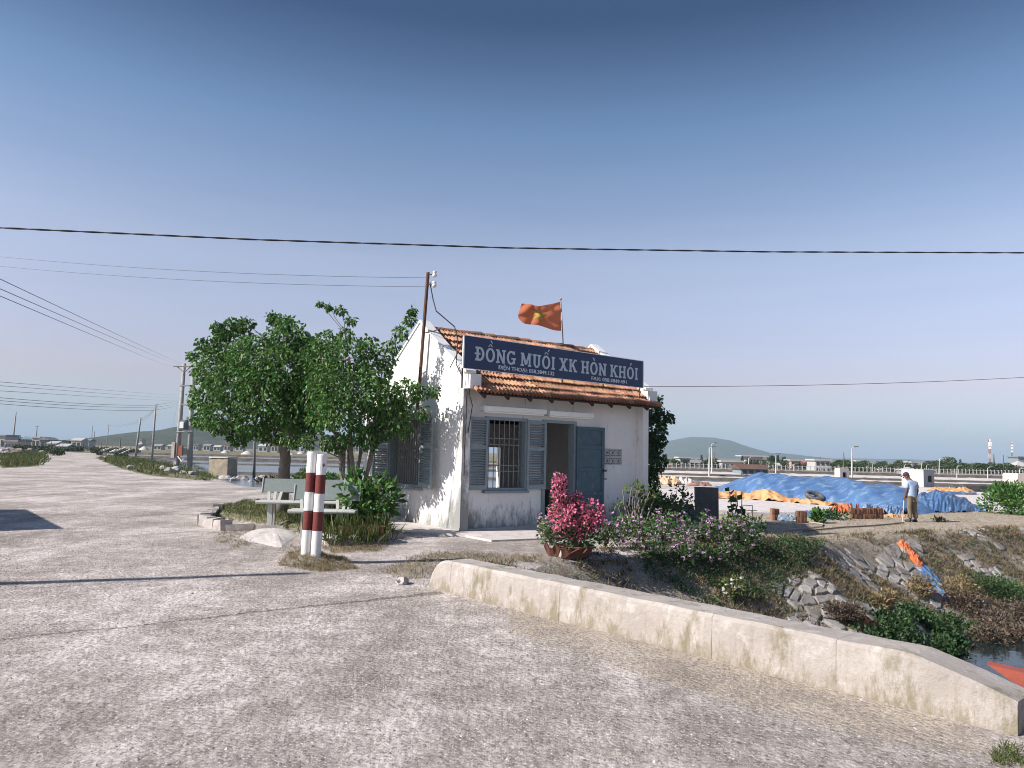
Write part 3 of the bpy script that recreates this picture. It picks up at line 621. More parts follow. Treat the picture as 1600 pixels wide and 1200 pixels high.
# ------------------------------------------------------------------ flag on the ridge
M_flag = mk('faded_red_cloth', (0.58, 0.20, 0.10), (0.52, 0.16, 0.08), 3, 0.8, trans=0.45)
M_star = mk('faded_yellow_cloth', (0.62, 0.52, 0.10), (0.55, 0.46, 0.09), 3, 0.8, trans=0.45)
M_steel = mk('grey_steel', (0.30, 0.30, 0.31), (0.22, 0.22, 0.23), 9, 0.5, metal=0.5)
fb = H(4.36, 1.9, 4.5); flag = thing('flag', fb, 'faded red flag with a yellow star flying above the roof ridge', 'flag')
ptop = at(876, 468, fb.y) - fb
MB().tube([(0, 0, -.1), ptop * .5, ptop * 1.01], .016, 7).lathe([(0.0, .05), (.03, .03), (.03, -.01), (0.0, -.02)], ptop, 8).build('pole', M_steel, flag, True)
def fpt(s, v):                                   # s along the fly, v down the hoist
    a = at(876.5 + .5 * v, 471 + 46 * v, fb.y); b = at(812 - 3 * v + 14 * (1 - v) * (v < .2) * 0, 479 + 19 * v, fb.y)
    tp = at(876 - 62 * s, 471 + 9 * s + 4 * math.sin(s * 3.1), fb.y); bt_ = at(877 - 66 * s, 517 - 17 * s + 5 * math.sin(s * 3.1), fb.y)
    q = tp.lerp(bt_, v); wv = .17 * s ** .7 * math.sin(s * 7.2 + v * 2.2) + .06 * s * math.sin(s * 15 - v * 5) + .025 * math.sin(v * 16 + s * 3) * (1 - s)
    return q - fb + Vector((.04 * math.sin(s * 9 + v * 3) * s, -.45 * s + wv, .05 * s * math.sin(s * 8 + v * 4)))
nx, ny = 96, 60; V = [fpt(i / nx, j / ny) for i in range(nx + 1) for j in range(ny + 1)]
F = [(i * (ny + 1) + j, (i + 1) * (ny + 1) + j, (i + 1) * (ny + 1) + j + 1, i * (ny + 1) + j + 1) for i in range(nx) for j in range(ny)]
def in_star(x, y):
    a = math.atan2(x, -y) % (2 * math.pi / 5); a = min(a, 2 * math.pi / 5 - a); r = math.hypot(x, y); ro, ri = .36, .36 * .382
    A_, B_ = Vector((ro, 0)), Vector((ri * math.cos(math.pi / 5), ri * math.sin(math.pi / 5))); p = Vector((r * math.cos(a), r * math.sin(a)))
    return (B_ - A_).cross(p - A_) > 0
MB().add(V, F).build('cloth', M_flag, flag, True)
st = [f for f in F if in_star(((f[0] // (ny + 1) + .5) / nx - .56) * 1.5, ((f[0] % (ny + 1) + .5) / ny - .5))]
used = sorted({i for f in st for i in f}); rem = {k: i for i, k in enumerate(used)}
for sgn in (-1, 1): MB().add([Vector(V[k]) + Vector((0, .006 * sgn, 0)) for k in used], [tuple(rem[i] for i in f) for f in st]).build('star', M_star, flag, True)

# ------------------------------------------------------------------ rusty mast on the gable
M_rust = mk('rusty_steel', (0.085, 0.045, 0.035), (0.14, 0.075, 0.05), 10, 0.8, 0.3, 60)
M_porc = mk('white_porcelain', (0.75, 0.74, 0.72), (0.65, 0.64, 0.62), 8, 0.3)
mb_ = H(-.12, 1.95, 0); mast = thing('service_mast', mb_, 'thin rusty steel mast with white insulators fixed to the gable', 'mast')
pts = [H(-.14, 1.98, 2.3) - mb_, H(-.14, 1.7, 3.28) - mb_, H(-.14, 1.48, 5.84) - mb_]
MB().tube([pts[1] + (pts[1] - pts[2]) * .3, pts[2]], .04, 8).build('pole', M_rust, mast)
for k in range(2):
    q = pts[2] + Vector((.06, -.04, -.06 - k * .24)); s = MB().tube([q + Vector((-.08, 0, 0)), q + Vector((.14, 0, 0))], .012, 6)
    s.build('bracket', M_rust, mast); MB().lathe([(.0, .09), (.045, .08), (.05, .05), (.03, .03), (.055, .0), (.055, -.03), (.03, -.06), (0, -.07)], q + Vector((.1, 0, 0)), 10).build('insulator', M_porc, mast, True)
MB().tube([H(-.14, 1.51, 4.42) - mb_, H(.0, 1.35, 4.46) - mb_, H(.02, 1.1, 4.5) - mb_], .014, 6).build('bracket', M_rust, mast)
M_wire = mk('black_cable', (0.015, 0.015, 0.018), (0.03, 0.03, 0.03), 9, 0.6)
M_wireg = mk('grey_wire', (0.12, 0.13, 0.16), (0.16, 0.17, 0.2), 9, 0.5)
def sag(a, b, drop, n=24): return [a.lerp(b, i / n) - Vector((0, 0, drop * 4 * (i / n) * (1 - i / n))) for i in range(n + 1)]
def wire(pts, r, label, mat=M_wire, group=None, n=5, cat='cable', name='power_cable'):
    return tag(MB().tube(pts, r, n).build(name, mat, origin=pts[0]), label, cat, group)
wire([H(-.1, 1.45, 5.6), H(-.06, 1.35, 5.2), H(-.05, 1.2, 4.9), H(.3, .95, 4.55), H(.15, .55, 4.2), H(-.06, .25, 3.6), H(-.03, .02, 3.3)], .014, 'black service cable looping from the mast down the gable to the house corner', name='service_cable')

# ------------------------------------------------------------------ low concrete wall by the canal
M_lw = mk('salt_stained_concrete', (0.41, 0.37, 0.335), (0.31, 0.275, 0.245), 1.6, 0.9, 0.8, 20, stain=((0.19, 0.165, 0.105), 2.4, 0.535, (1.5, 1.5, 0.55)), c3=(0.48, 0.445, 0.42))
def damp_foot(m, top, colr, amt):
    n, l = nt(m); p = n['Principled BSDF']; src = p.inputs['Base Color'].links[0].from_socket
    g = n.new('ShaderNodeNewGeometry').outputs['Position']; s_ = n.new('ShaderNodeSeparateXYZ'); l.new(g, s_.inputs[0]); lo = n.new('ShaderNodeMapRange'); lo.inputs[1].default_value = top; lo.inputs[2].default_value = 0; lo.inputs[3].default_value = 0; lo.inputs[4].default_value = amt; l.new(s_.outputs['Z'], lo.inputs[0])
    f = math_node(n, l, 'ADD', noise(n, l, g, 4.5, 9, 0.78, (1.6, 1.6, .6)), lo.outputs[0]); l.new(mixc(n, l, ramp(n, l, f, [(0.60, 0), (0.74, 0.8)]), src, colr), p.inputs['Base Color'])
damp_foot(M_lw, 0.26, (0.215, 0.185, 0.125), 0.2)
def low_wall():
    L = (WALL_B - WALL_A).length; cut = [0.0, 0.42, 2.25, 4.05, L - 1.15, L]; hgt, th = 0.37, 0.40; org = Vector((*WALL_A, 0))
    root = thing('low_wall', org, 'low pale concrete wall with sloping ends between the road and the canal', 'wall', rz=math.atan2(WD.y, WD.x))
    for i, (a, b) in enumerate(zip(cut, cut[1:])):
        n = max(10, int((b - a) / .035)); V = []; F = []
        for k in range(n + 1):
            s = a + .0018 + (b - a - .0036) * k / n
            h = hgt
            if s < .35: h = hgt * math.sqrt(max(0, 1 - ((.35 - s) / .36) ** 2)) * .85 + hgt * .15
            if s > L - .62: q = (s - L + .62) / .62; h = hgt - .165 * q ** 1.15
            nz = [.008 * mnoise.noise(Vector((s * 3, j * 2, 1))) + (.012 * min(0, mnoise.noise(Vector((s * 9, j * .3, 4))) + .05) + .006 * mnoise.noise(Vector((s * 26, j, 2))) if 1 < j < 5 else 0) for j in range(6)]
            yy = th if s < L - .6 else th + .0
            for j, (y, z) in enumerate(((0, -2.9), (-.012, 0.02), (.004, h - .03), (.03, h), (yy - .03, h - .005), (yy, h - .03), (yy + .02, -2.9))): V.append((s, y + nz[j % 6], z + nz[(j + 2) % 6] * (0 < j < 6)))
        m_ = 7
        for k in range(n):
            for j in range(m_): o = k * m_; F.append((o + j, o + m_ + j, o + m_ + (j + 1) % m_, o + (j + 1) % m_))
        F += [tuple(range(m_)), tuple(n * m_ + j for j in range(m_ - 1, -1, -1))]
        MB().add(V, F).build('wall_block', M_lw, root)
low_wall()
# pebbles loose on the gravel and at the foot of the wall
M_peb = mk('pebble', (0.40, 0.36, 0.34), (0.22, 0.20, 0.19), 30, 0.9, island=0.5)
def pebbles():
    m = MB(); T = []
    ic = [(0, 0, 1), (.9, 0, .1), (.2, .85, .1), (-.75, .5, .1), (-.7, -.55, .1), (.3, -.85, .1)]; fc = [(0, 1, 2), (0, 2, 3), (0, 3, 4), (0, 4, 5), (0, 5, 1)]
    for _ in range(9000):
        y = 2.2 + 15 * random.random() ** 1.6; x = random.uniform(-.75, .62) * y; p = Vector((x, y))
        if inside(p, CANAL) or (x - WALL_A.x) * WN.x + (y - WALL_A.y) * WN.y > -.02 and y < 9.4 and x > -1.2: continue
        r = .004 + .012 * random.random() ** 5 + .0012 * y * random.random() ** 3 * .6; a = random.random() * 6.28; ca, sa = math.cos(a), math.sin(a); z = zt(x, y) - .001
        m.add([(x + r * (q[0] * ca - q[1] * sa), y + r * (q[0] * sa + q[1] * ca), z + r * q[2] * .7) for q in ic], fc)
    tag(m.build('pebbles', M_peb), 'small loose stones lying on the gravel road', kind='stuff')
pebbles()
# drift of grey soil behind wall, loose rocks
M_rock = mk('pale_rock', (0.46, 0.43, 0.41), (0.32, 0.295, 0.275), 5, 0.9, 0.6, 22)
M_rockd = mk('brown_rock', (0.26, 0.215, 0.175), (0.17, 0.14, 0.12), 5, 0.9, 0.7, 22)
def rock(p, r, label, mat=M_rock, group=None, seed=None):
    seed = seed if seed is not None else random.random() * 50; r = Vector(r if hasattr(r, '__len__') else (r, r * .8, r * .6))
    return tag(MB().blob((0, 0, r.z * .55), r, 2, .5, seed, 1.6).build('rock', mat, origin=None), label, 'rock', group), p
def put_rock(px, py, r, label, mat=M_rock, group=None):
    o, _ = rock(None, r, label, mat, group); o.location = hit(px, py) - Vector((0, 0, .02)); o.rotation_euler.z = random.random() * 6; return o
put_rock(628, 912, (.13, .08, .07), 'small pale rock on the gravel near the end of the low wall')
put_rock(575, 752, (.5, .4, .25), 'pale rounded rock at the water edge behind the trees')
for i, (px, py) in enumerate(((352, 752), (366, 754), (378, 752), (392, 755), (408, 752), (500, 757), (512, 754), (521, 757), (590, 757))): put_rock(px, py, random.uniform(.25, .5), 'pale rock in the row along the edge of the salt pan', group='rocks along the salt pan edge')
for i, (px, py) in enumerate(((255, 735), (264, 738), (273, 737), (286, 741), (300, 742), (205, 733), (320, 742))): put_rock(px, py, random.uniform(.2, .4), 'white stone on the grass verge by the transformer poles', group='stones on the left verge')

# ------------------------------------------------------------------ stone pitching on the far canal bank
M_stone = mk('pitching_stone', (0.34, 0.315, 0.295), (0.21, 0.195, 0.18), 6, 0.9, 0.7, 26, rand=0.3, hue=0.01)
rev = thing('stone_pitching', hit(1300, 930), 'grey stone pitching showing through weeds on the canal bank', 'embankment')
stones = []; gx = 0.29
bo = BANK[3]; bd_ = (BANK[-3] - BANK[4]).normalized(); bn = Vector((bd_.y, -bd_.x))
def s2w(q):
    w = bo + bd_ * q[0] * gx + bn * q[1] * gx * .8; return Vector((w.x, w.y, zt(w.x, w.y, True)))
seeds = {(i, j): Vector((i + random.uniform(-.48, .48), j + .5 * (i % 2) + random.uniform(-.48, .48))) for i in range(-4, 58) for j in range(0, 19)}
def clip(poly, m, d):                             # keep the side of the bisector towards the seed
    out = []
    for a, b in zip(poly, poly[1:] + poly[:1]):
        da, db = (a - m).dot(d), (b - m).dot(d)
        if da <= 0: out.append(a)
        if da * db < 0: out.append(a.lerp(b, da / (da - db)))
    return out
for (i, j), q in seeds.items():
    cw = s2w(q)
    if not inside(cw.xy, CANAL) or cw.z < -1.75 or cw.z > -0.12 or cw.x < 4.2: continue
    f = mnoise.noise(Vector((cw.x * .55, cw.y * .55, 7))) + .25 * mnoise.noise(Vector((cw.x * 1.9, cw.y * 1.9, 2)))
    if f < -.06 or random.random() < .12: continue
    poly = [q + Vector(o_) for o_ in ((-1.2, -1.2), (1.2, -1.2), (1.2, 1.2), (-1.2, 1.2))]
    for di in (-2, -1, 0, 1, 2):
        for dj in (-2, -1, 0, 1, 2):
            o_ = seeds.get((i + di, j + dj))
            if o_ is not None and (di or dj): poly = clip(poly, (q + o_) / 2, o_ - q)
            if len(poly) < 3: break
    if len(poly) < 3: continue
    c = sum(poly, Vector((0, 0))) / len(poly); k_ = random.uniform(.74, .92); poly = [c + (p_ - c) * k_ for p_ in poly]
    if max((p_ - c).length for p_ in poly) < .3: continue
    stones.append((f - .006 * (cw - Vector((7, 12, 0))).length, c, poly))
stones.sort(key=lambda s: -s[0])
rest = MB()
for n_, (f, c, poly) in enumerate(stones):
    P = [s2w(q) for q in poly]; nrm = Vector((bn.x * .5, bn.y * .5, .86)); t1, t2, t3 = random.uniform(.01, .05), random.uniform(-.014, .014), random.uniform(-.014, .014)
    m = MB() if n_ < 300 else rest; o = len(m.v); k = len(P); cw = s2w(c)
    low = [p - nrm * .08 for p in P]; top = [p.lerp(cw, .05 * random.random()) + nrm * (t1 + t2 * math.cos(q) + t3 * math.sin(q)) for q, p in zip(np.linspace(0, 6.28, k), P)]; cap_ = [cw + (p - cw) * .86 + nrm * .018 for p in top]
    fs = [(i, (i + 1) % k, k + (i + 1) % k, k + i) for i in range(k)] + [(k + i, k + (i + 1) % k, 2 * k + (i + 1) % k, 2 * k + i) for i in range(k)] + [tuple(range(2 * k, 3 * k))]
    m.add([p - rev.location for p in low + top + cap_], fs)
    if n_ < 300: m.build('stone', M_stone, rev)
if rest.v: tag(rest.build('stone', M_stone, rev), kind='stuff')

# ------------------------------------------------------------------ vegetation helpers
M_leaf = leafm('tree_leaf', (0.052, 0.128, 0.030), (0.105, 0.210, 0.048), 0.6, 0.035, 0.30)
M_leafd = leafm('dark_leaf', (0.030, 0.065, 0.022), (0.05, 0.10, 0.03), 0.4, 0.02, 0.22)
M_leafy = leafm('yellow_green_leaf', (0.13, 0.17, 0.045), (0.08, 0.13, 0.03), 0.4, 0.02, 0.3)
M_grass = leafm('green_grass', (0.065, 0.10, 0.022), (0.12, 0.13, 0.04), 0.4, 0.03, 0.25)
M_dry = leafm('dry_grass', (0.33, 0.26, 0.14), (0.20, 0.155, 0.085), 0.45, 0.02, 0.2)
M_dryd = leafm('dead_brush', (0.085, 0.062, 0.045), (0.14, 0.105, 0.075), 0.5, 0.02, 0.1)
M_bark = mk('grey_bark', (0.24, 0.215, 0.19), (0.15, 0.13, 0.115), 8, 0.95, 0.8, 30, stretch=(1, 1, .3))
M_barkd = mk('brown_bark', (0.15, 0.115, 0.085), (0.09, 0.07, 0.055), 8, 0.95, 0.8, 30, stretch=(1, 1, .3))
M_magenta = leafm('magenta_bract', (0.60, 0.12, 0.24), (0.78, 0.28, 0.40), 0.35, 0.02, 0.35)
M_pink = leafm('mauve_petal', (0.60, 0.30, 0.58), (0.70, 0.45, 0.66), 0.25, 0.02, 0.3)
M_wpet = leafm('white_petal', (0.80, 0.76, 0.74), (0.74, 0.66, 0.66), 0.2, 0.01, 0.3)
def unit(n): d = rng.normal(size=(n, 3)); return d / np.linalg.norm(d, axis=1)[:, None]
def cloud(c, r, n, inner=.35, flat=1.0):
    d = unit(n); q = (inner + (1 - inner) * rng.random(n) ** .55)[:, None]; rr = np.array(r if hasattr(r, '__len__') else (r, r, r * flat)); return np.asarray(c) + d * q * rr, d
def crown_mb(clumps, L, droop=.7, dens=1.0):
    m = MB()
    for c, r, n in clumps:
        P, d = cloud(c, r, int(n * dens)); D = d * .55 + rng.normal(size=P.shape) * .45 + np.array((0, 0, -droop)); m.leaves(P, D, L * rng.uniform(.65, 1.3, len(P)), .62, .35)
    return m
def limb(m, a, b, r0, r1, wob=.06, n=7):
    a = Vector(a); b = Vector(b); L = (b - a).length; s = random.random() * 50
    pts = [a.lerp(b, i / n) + Vector((mnoise.noise(Vector((i * .6, s, 0))), mnoise.noise(Vector((i * .6, s, 9))), 0)) * wob * L * math.sin(math.pi * min(1, i / n * .9 + .0)) for i in range(n + 1)]
    m.tube(pts, [r0 + (r1 - r0) * i / n for i in range(n + 1)], 8)
    return pts
def grow(name, label, base, clumps_px, stems, leaf, bark, L, Y, dens, group=None):
    base = Vector(base); root = thing(name, base, label, 'tree', group)
    cl = []
    for px, py, rp, dy, k in clumps_px:
        y = Y + dy; c = at(px, py, y) - base; r = rp * y / FPX; cl.append((c, (r, r * 1.0, r * .92), k * (40 + 900 * r * r)))
    tm = MB(); tips = []
    for st_ in stems:
        a = hit(*st_[0]) - base if len(st_[0]) == 2 else Vector(st_[0]); a.z -= .08; b = at(*st_[1], Y + st_[2]) - base
        pts = limb(tm, a, b, st_[3], st_[4], .05); tips.append((pts, st_[4]))
    tm.build('trunk', bark, root, True)
    bm_ = MB()
    for c, r, n in cl:
        src = min((p for pts, _ in tips for p in pts[3:]), key=lambda p: (p - c).length + (0.5 if p.z > c.z else 0)); limb(bm_, src, c, min(.035, .006 + r[0] * .045), .005, .1, 5)
        for _ in range(5): limb(bm_, Vector(c) + Vector(unit(1)[0]) * r[0] * .1, Vector(c) + Vector(unit(1)[0]) * r[0] * .85, .006, .003, .08, 3)
    bm_.build('branch', bark, root, True)
    crown_mb(cl, L, .75, dens).build('crown', leaf, root)
    return root
def tufts(m, spots, h, n, w=.16, lean=.35, L=None):
    for p in spots:
        k = max(3, int(n * random.uniform(.6, 1.4))); C = np.asarray(p) + np.concatenate([rng.normal(size=(k, 2)) * h * .28, np.zeros((k, 1))], 1); D = rng.normal(size=(k, 3)) * lean + np.array((0, 0, 1)); m.leaves(C, D, h * rng.uniform(.5, 1.25, k), w, .1)
def scatter(poly, n, cond=None):
    xs = [p[0] for p in poly]; ys = [p[1] for p in poly]; out = []; tries = 0
    while len(out) < n and tries < n * 30:
        tries += 1; p = Vector((random.uniform(min(xs), max(xs)), random.uniform(min(ys), max(ys))))
        if inside(p, poly) and (cond is None or cond(p)): out.append((p.x, p.y, zt(p.x, p.y)))
    return out
def bush(name, label, cat, base, rx, rz, n, L, leaf, flowers=None, group=None, stems=5, bark=M_barkd, droop=.1, part='foliage'):
    base = Vector(base); root = thing(name, base, label, cat, group)
    sm2 = MB()
    for _ in range(stems): d = Vector(unit(1)[0]); limb(sm2, (0, 0, -.03), (d.x * rx * .6, d.y * rx * .6, rz * random.uniform(.8, 1.6)), .012 + .006 * rx, .004, .08, 4)
    sm2.build('stem', bark, root)
    m = MB(); k = 7; P = []
    for q in range(k):
        d = unit(1)[0]; c = (d[0] * rx * .5, d[1] * rx * .5, rz * (.75 + .45 * d[2])); pp, dd = cloud(c, (rx * .6, rx * .6, rz * .6), n // k, .2); pp[:, 2] = np.maximum(pp[:, 2], .02); P.append(pp); m.leaves(pp, dd * .7 + rng.normal(size=pp.shape) * .4 + np.array((0, 0, .35 - droop)), L * rng.uniform(.6, 1.3, len(pp)), .5, .25)
    m.build(part, leaf, root)
    if flowers:
        nf, fm, fs = flowers; P = np.concatenate(P); P = P[rng.choice(len(P), min(nf, len(P)), replace=False)]; f = MB(); P = P + (P - np.array((0, 0, rz * .7))) * .15
        for p in P:
            dirs = unit(5); dirs[:, 2] = np.abs(dirs[:, 2]) * .5 + .15; f.leaves(np.repeat(p[None], 5, 0), dirs, np.full(5, fs), .75, .1)
        tag(f.build('flower', fm, root), kind='stuff')
    return root

# ------------------------------------------------------------------ the trees by the house
T2 = hit(440, 802); T3 = hit(548, 812)
grow('broadleaf_tree', 'dense dark green tree on a single stout grey trunk behind the long bench', T2,
     [(335, 575, 34, 0, 1.1), (322, 620, 28, .2, 1.1), (345, 650, 32, -.3, 1.1), (362, 540, 36, .3, 1.1), (365, 600, 42, -.6, 1.1), (395, 655, 34, -.5, 1.1), (400, 560, 44, -.5, 1.1), (410, 612, 48, -.9, 1.1), (448, 530, 34, -.4, 1.1), (440, 580, 46, -.9, 1.1), (455, 640, 36, -.9, 1), (486, 560, 34, -.3, 1), (480, 620, 40, -.6, 1), (366, 508, 14, .2, 1), (445, 506, 16, -.2, 1), (322, 540, 16, .3, .9), (300, 555, 8, .3, .7), (430, 672, 26, .2, 1), (375, 680, 18, .2, 1), (352, 522, 12, .1, .7), (425, 496, 9, 0, .8), (470, 668, 30, .3, .9), (318, 655, 16, 0, 1), (490, 590, 36, -.2, 1.1), (488, 645, 34, -.2, 1.1), (470, 545, 30, 0, 1.1), (340, 510, 9, .1, .7), (384, 505, 12, 0, .8)],
     [((440, 800), (446, 680), 0, .17, .12), ((.1, -.02, 1.85), (395, 600), -.2, .10, .03), ((.1, -.02, 1.8), (470, 590), -.3, .11, .03), ((.08, 0, 2.0), (430, 540), 0, .08, .03)], M_leaf, M_bark, .108, T2.y, 2.35)
grow('broadleaf_tree', 'loose bright green tree on several slender stems growing by the house gable', T3,
     [(500, 560, 34, .1, 1), (480, 600, 30, .3, 1), (498, 615, 36, .1, 1.1), (510, 535, 22, 0, 1), (520, 600, 42, -.7, 1.1), (530, 640, 34, -.8, 1), (505, 650, 28, -.4, 1), (545, 560, 40, -.4, 1.1), (565, 610, 42, -.9, 1.1), (585, 580, 30, -.3, 1), (600, 625, 36, -.8, 1.1), (635, 615, 26, -.9, .9), (620, 655, 24, -.9, .9), (655, 612, 16, -1.0, .7), (678, 610, 10, -1.1, .5), (575, 655, 30, -.6, 1), (548, 678, 20, -.4, .8), (600, 560, 20, -.3, .6), (612, 540, 14, -.4, .6), (625, 520, 12, -.5, .6), (640, 500, 9, -.5, .6), (645, 486, 6, -.5, .6), (540, 522, 14, -.3, .6), (548, 500, 8, -.3, .5), (532, 484, 8, -.3, .45), (515, 480, 5, -.3, .4), (500, 474, 4, -.3, .3), (575, 540, 18, -.3, .7), (512, 690, 14, -.2, .6), (480, 690, 12, -.2, .6), (660, 645, 12, -1.0, .5), (575, 686, 20, -.3, .8), (602, 670, 20, -.6, .8), (530, 692, 18, 0, .8), (632, 672, 14, -.8, .6), (455, 684, 20, .2, .8)],
     [((545, 808), (520, 640), -.3, .075, .035), ((553, 808), (545, 620), -.5, .07, .03), ((560, 806), (592, 640), -.6, .06, .03), ((540, 810), (535, 690), .1, .05, .03), ((556, 808), (570, 560), -.3, .055, .02), ((548, 808), (540, 520), -.3, .04, .012), ((560, 808), (620, 530), -.4, .04, .012)], M_leaf, M_bark, .10, T3.y, 2.2)
TB_ = H(6.35, 2.6, -.02)
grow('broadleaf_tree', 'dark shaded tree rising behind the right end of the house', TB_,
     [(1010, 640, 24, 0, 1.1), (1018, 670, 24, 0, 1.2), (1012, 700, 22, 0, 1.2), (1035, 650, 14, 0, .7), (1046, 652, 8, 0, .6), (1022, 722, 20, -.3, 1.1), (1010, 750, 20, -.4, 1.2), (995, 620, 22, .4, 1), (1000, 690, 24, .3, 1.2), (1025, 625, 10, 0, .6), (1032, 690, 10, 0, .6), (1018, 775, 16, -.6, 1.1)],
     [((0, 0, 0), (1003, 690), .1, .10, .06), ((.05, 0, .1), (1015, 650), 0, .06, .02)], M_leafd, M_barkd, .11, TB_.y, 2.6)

# ------------------------------------------------------------------ planting bed: stone kerbs, grass, shrub, planter
bed = thing('planting_bed', hit(420, 812), 'low planting bed edged with rough whitewashed stones under the trees', 'flower bed')
M_kerb = mk('whitewashed_kerb', (0.46, 0.42, 0.39), (0.28, 0.255, 0.235), 6, 0.9, 0.8, 26)
def kerb(path, step, h, w, jit):
    for a, b in zip(path, path[1:]):
        n = max(1, round((b - a).length / step))
        for k in range(n):
            c = a + (b - a) * (k + .5) / n; L = (b - a).length / n; z = z_base(c.x, c.y)
            m = MB().bx((0, 0, 0), (L * .94, w, h + .1), jit=.035).build('kerb_stone', M_kerb, bed); m.location = Vector((c.x, c.y, z + h / 2 - .05 + random.uniform(-jit, jit))) - bed.location; m.rotation_euler = (random.uniform(-.06, .06), random.uniform(-.05, .05), math.atan2((b - a).y, (b - a).x) + random.uniform(-.05, .05))
kerb([Vector(flat(*q).xy) for q in ((343, 798), (318, 820), (352, 829))], .42, .2, .22, .02)
kerb([Vector(flat(*q).xy) for q in ((352, 829), (398, 829), (442, 830))], .5, .12, .12, .01)
kerb([Vector(flat(*q).xy) for q in ((478, 838), (520, 853), (602, 848), (606, 836))], .5, .15, .14, .015)
rp_ = [hit(*q) for q in ((366, 842), (405, 816), (432, 820), (462, 824), (470, 838), (440, 858))]
rm_ = MB(); c0 = sum(rp_, Vector()) / 6; V = []; F = []; NR = 40
for k in range(7):
    f = 1 - k / 6.5
    for a in range(NR):
        t = a / NR * 6; q = rp_[int(t)].lerp(rp_[(int(t) + 1) % 6], t % 1); q = c0 + (q - c0) * (f * (1 + .10 * mnoise.noise(Vector((math.cos(a / NR * 6.28) * 2, math.sin(a / NR * 6.28) * 2, 3))))); V.append((q.x, q.y, zt(q.x, q.y, False) * .5 - .02 + .085 * (1 - f ** 3) + .012 * mnoise.noise(q * 5)))
for k in range(6):
    for a in range(NR): F.append((k * NR + a, k * NR + (a + 1) % NR, (k + 1) * NR + (a + 1) % NR, (k + 1) * NR + a))
F.append(tuple(6 * NR + a for a in range(NR))); rm_.add(V, F)
tag(rm_.build('cement_ramp', M_conc), 'pale cement patch sloping up to the bed', kind='structure')
g_ = MB(); tufts(g_, scatter(BED, 2600), .10, 5, .14, .5)
tag(g_.build('bed_grass', M_grass), 'short green grass on the planting bed', kind='stuff')
g_ = MB(); rb = [flat(*q).xy for q in ((470, 822), (560, 812), (606, 832), (600, 852), (520, 856), (478, 838))]
tufts(g_, scatter(rb, 420), .38, 7, .07, .4)
tag(g_.build('bed_grass', M_grass), 'long strap leaved grass in the right part of the bed', kind='stuff')
g_ = MB()
for poly, n, h in ((px_poly((345, 830), (400, 828), (430, 824), (375, 862), (330, 846)), 240, .06), (px_poly((440, 856), (480, 846), (500, 858), (470, 872), (430, 866)), 120, .05), (px_poly((430, 886), (480, 868), (540, 876), (560, 890), (500, 894)), 1100, .055), (px_poly((590, 893), (670, 862), (760, 866), (860, 869), (890, 876), (800, 880), (690, 878), (672, 905), (640, 908)), 800, .055), (px_poly((500, 856), (606, 852), (600, 862), (520, 866)), 200, .08)):
    tufts(g_, scatter(poly, n), h, 5, .12, .7)
tag(g_.build('dry_grass', M_dry), 'short dry grass at the edges of the gravel', kind='stuff')
bush('leafy_shrub', 'bright green leafy shrub beside the red planter at the house gable', 'shrub', hit(572, 826) + Vector((0, 0, .1)), .58, .66, 700, .18, M_leaf, stems=8, droop=.25)
M_pot = mk('terracotta', (0.19, 0.075, 0.05), (0.10, 0.05, 0.04), 6, 0.85, 0.4, 30)
p = hit(565, 838); pt = thing('planter', p + Vector((0, 0, .03)), 'low red brick planter in the bed under the slender tree', 'planter', rz=.2)
for sx in (-1, 1): MB().box(-.4, .4, sx * .13 - .03, sx * .13 + .03, 0, .15).build('side_panel', M_pot, pt); MB().box(sx * .4 - .03, sx * .4 + .03, -.099, .099, 0, .15).build('end_panel', M_pot, pt)
# ------------------------------------------------------------------ benches
M_gran = mk('pale_granite', (0.50, 0.50, 0.47), (0.40, 0.41, 0.39), 30, 0.6, 0.15, 60)
M_grang = mk('green_granite', (0.24, 0.28, 0.26), (0.18, 0.215, 0.20), 30, 0.5, 0.15, 60)
def bench(loc, rz, w, label, back):
    b = thing('stone_bench', loc, label, 'bench', 'stone benches on the planting bed', rz)
    MB().box(-w / 2, w / 2, -.42, .02, .40, .455).tube([(-w / 2 + .0, -.425, .43), (w / 2, -.425, .43)], .035, 8).build('seat', M_gran, b)
    m = MB(); m.prism([(-w / 2, .07, .62), (-w / 2, .15, .90), (-w / 2, .20, .89), (-w / 2, .12, .60)], (w, 0, 0)); m.build('backrest', back, b)
    m = MB()
    for sx in (-1, 1): m.prism([(sx * (w / 2 + .0) - .02 * (sx < 0), .055, .61), (sx * (w / 2) - .02 * (sx < 0), .14, .92), (sx * (w / 2) - .02 * (sx < 0), .22, .90), (sx * (w / 2) - .02 * (sx < 0), .135, .59)], (.02, 0, 0))
    m.build('end_trim', M_gran, b)
    for sx in (-1, 1):
        x = sx * (w / 2 - .28); MB().box(x - .05, x + .05, -.34, -.26, -.12, .40).box(x - .05, x + .05, -.1, .0, -.12, .40).build('leg', M_gran, b)
        m = MB()
        for k in (-.11, 0, .1): m.hexa([(x + k - .03, -.02, .455), (x + k + .03, -.02, .455), (x + k + .03, .03, .455), (x + k - .03, .03, .455), (x + k * 1.3 - .03, .09, .66), (x + k * 1.3 + .03, .09, .66), (x + k * 1.3 + .03, .13, .66), (x + k * 1.3 - .03, .13, .66)])
        m.build('back_support', M_gran, b)
    return b
bp = flat(470, 826); bench(Vector((bp.x - .05, bp.y + .15, .13)), R(4), 1.72, 'long pale stone bench with green back slab nearest the stout tree', M_grang)
bp = flat(506, 838); bench(Vector((bp.x + .02, bp.y - .05, .08)), R(4), 1.25, 'lower stone bench with dark back half hidden behind the striped bollards', M_grang)

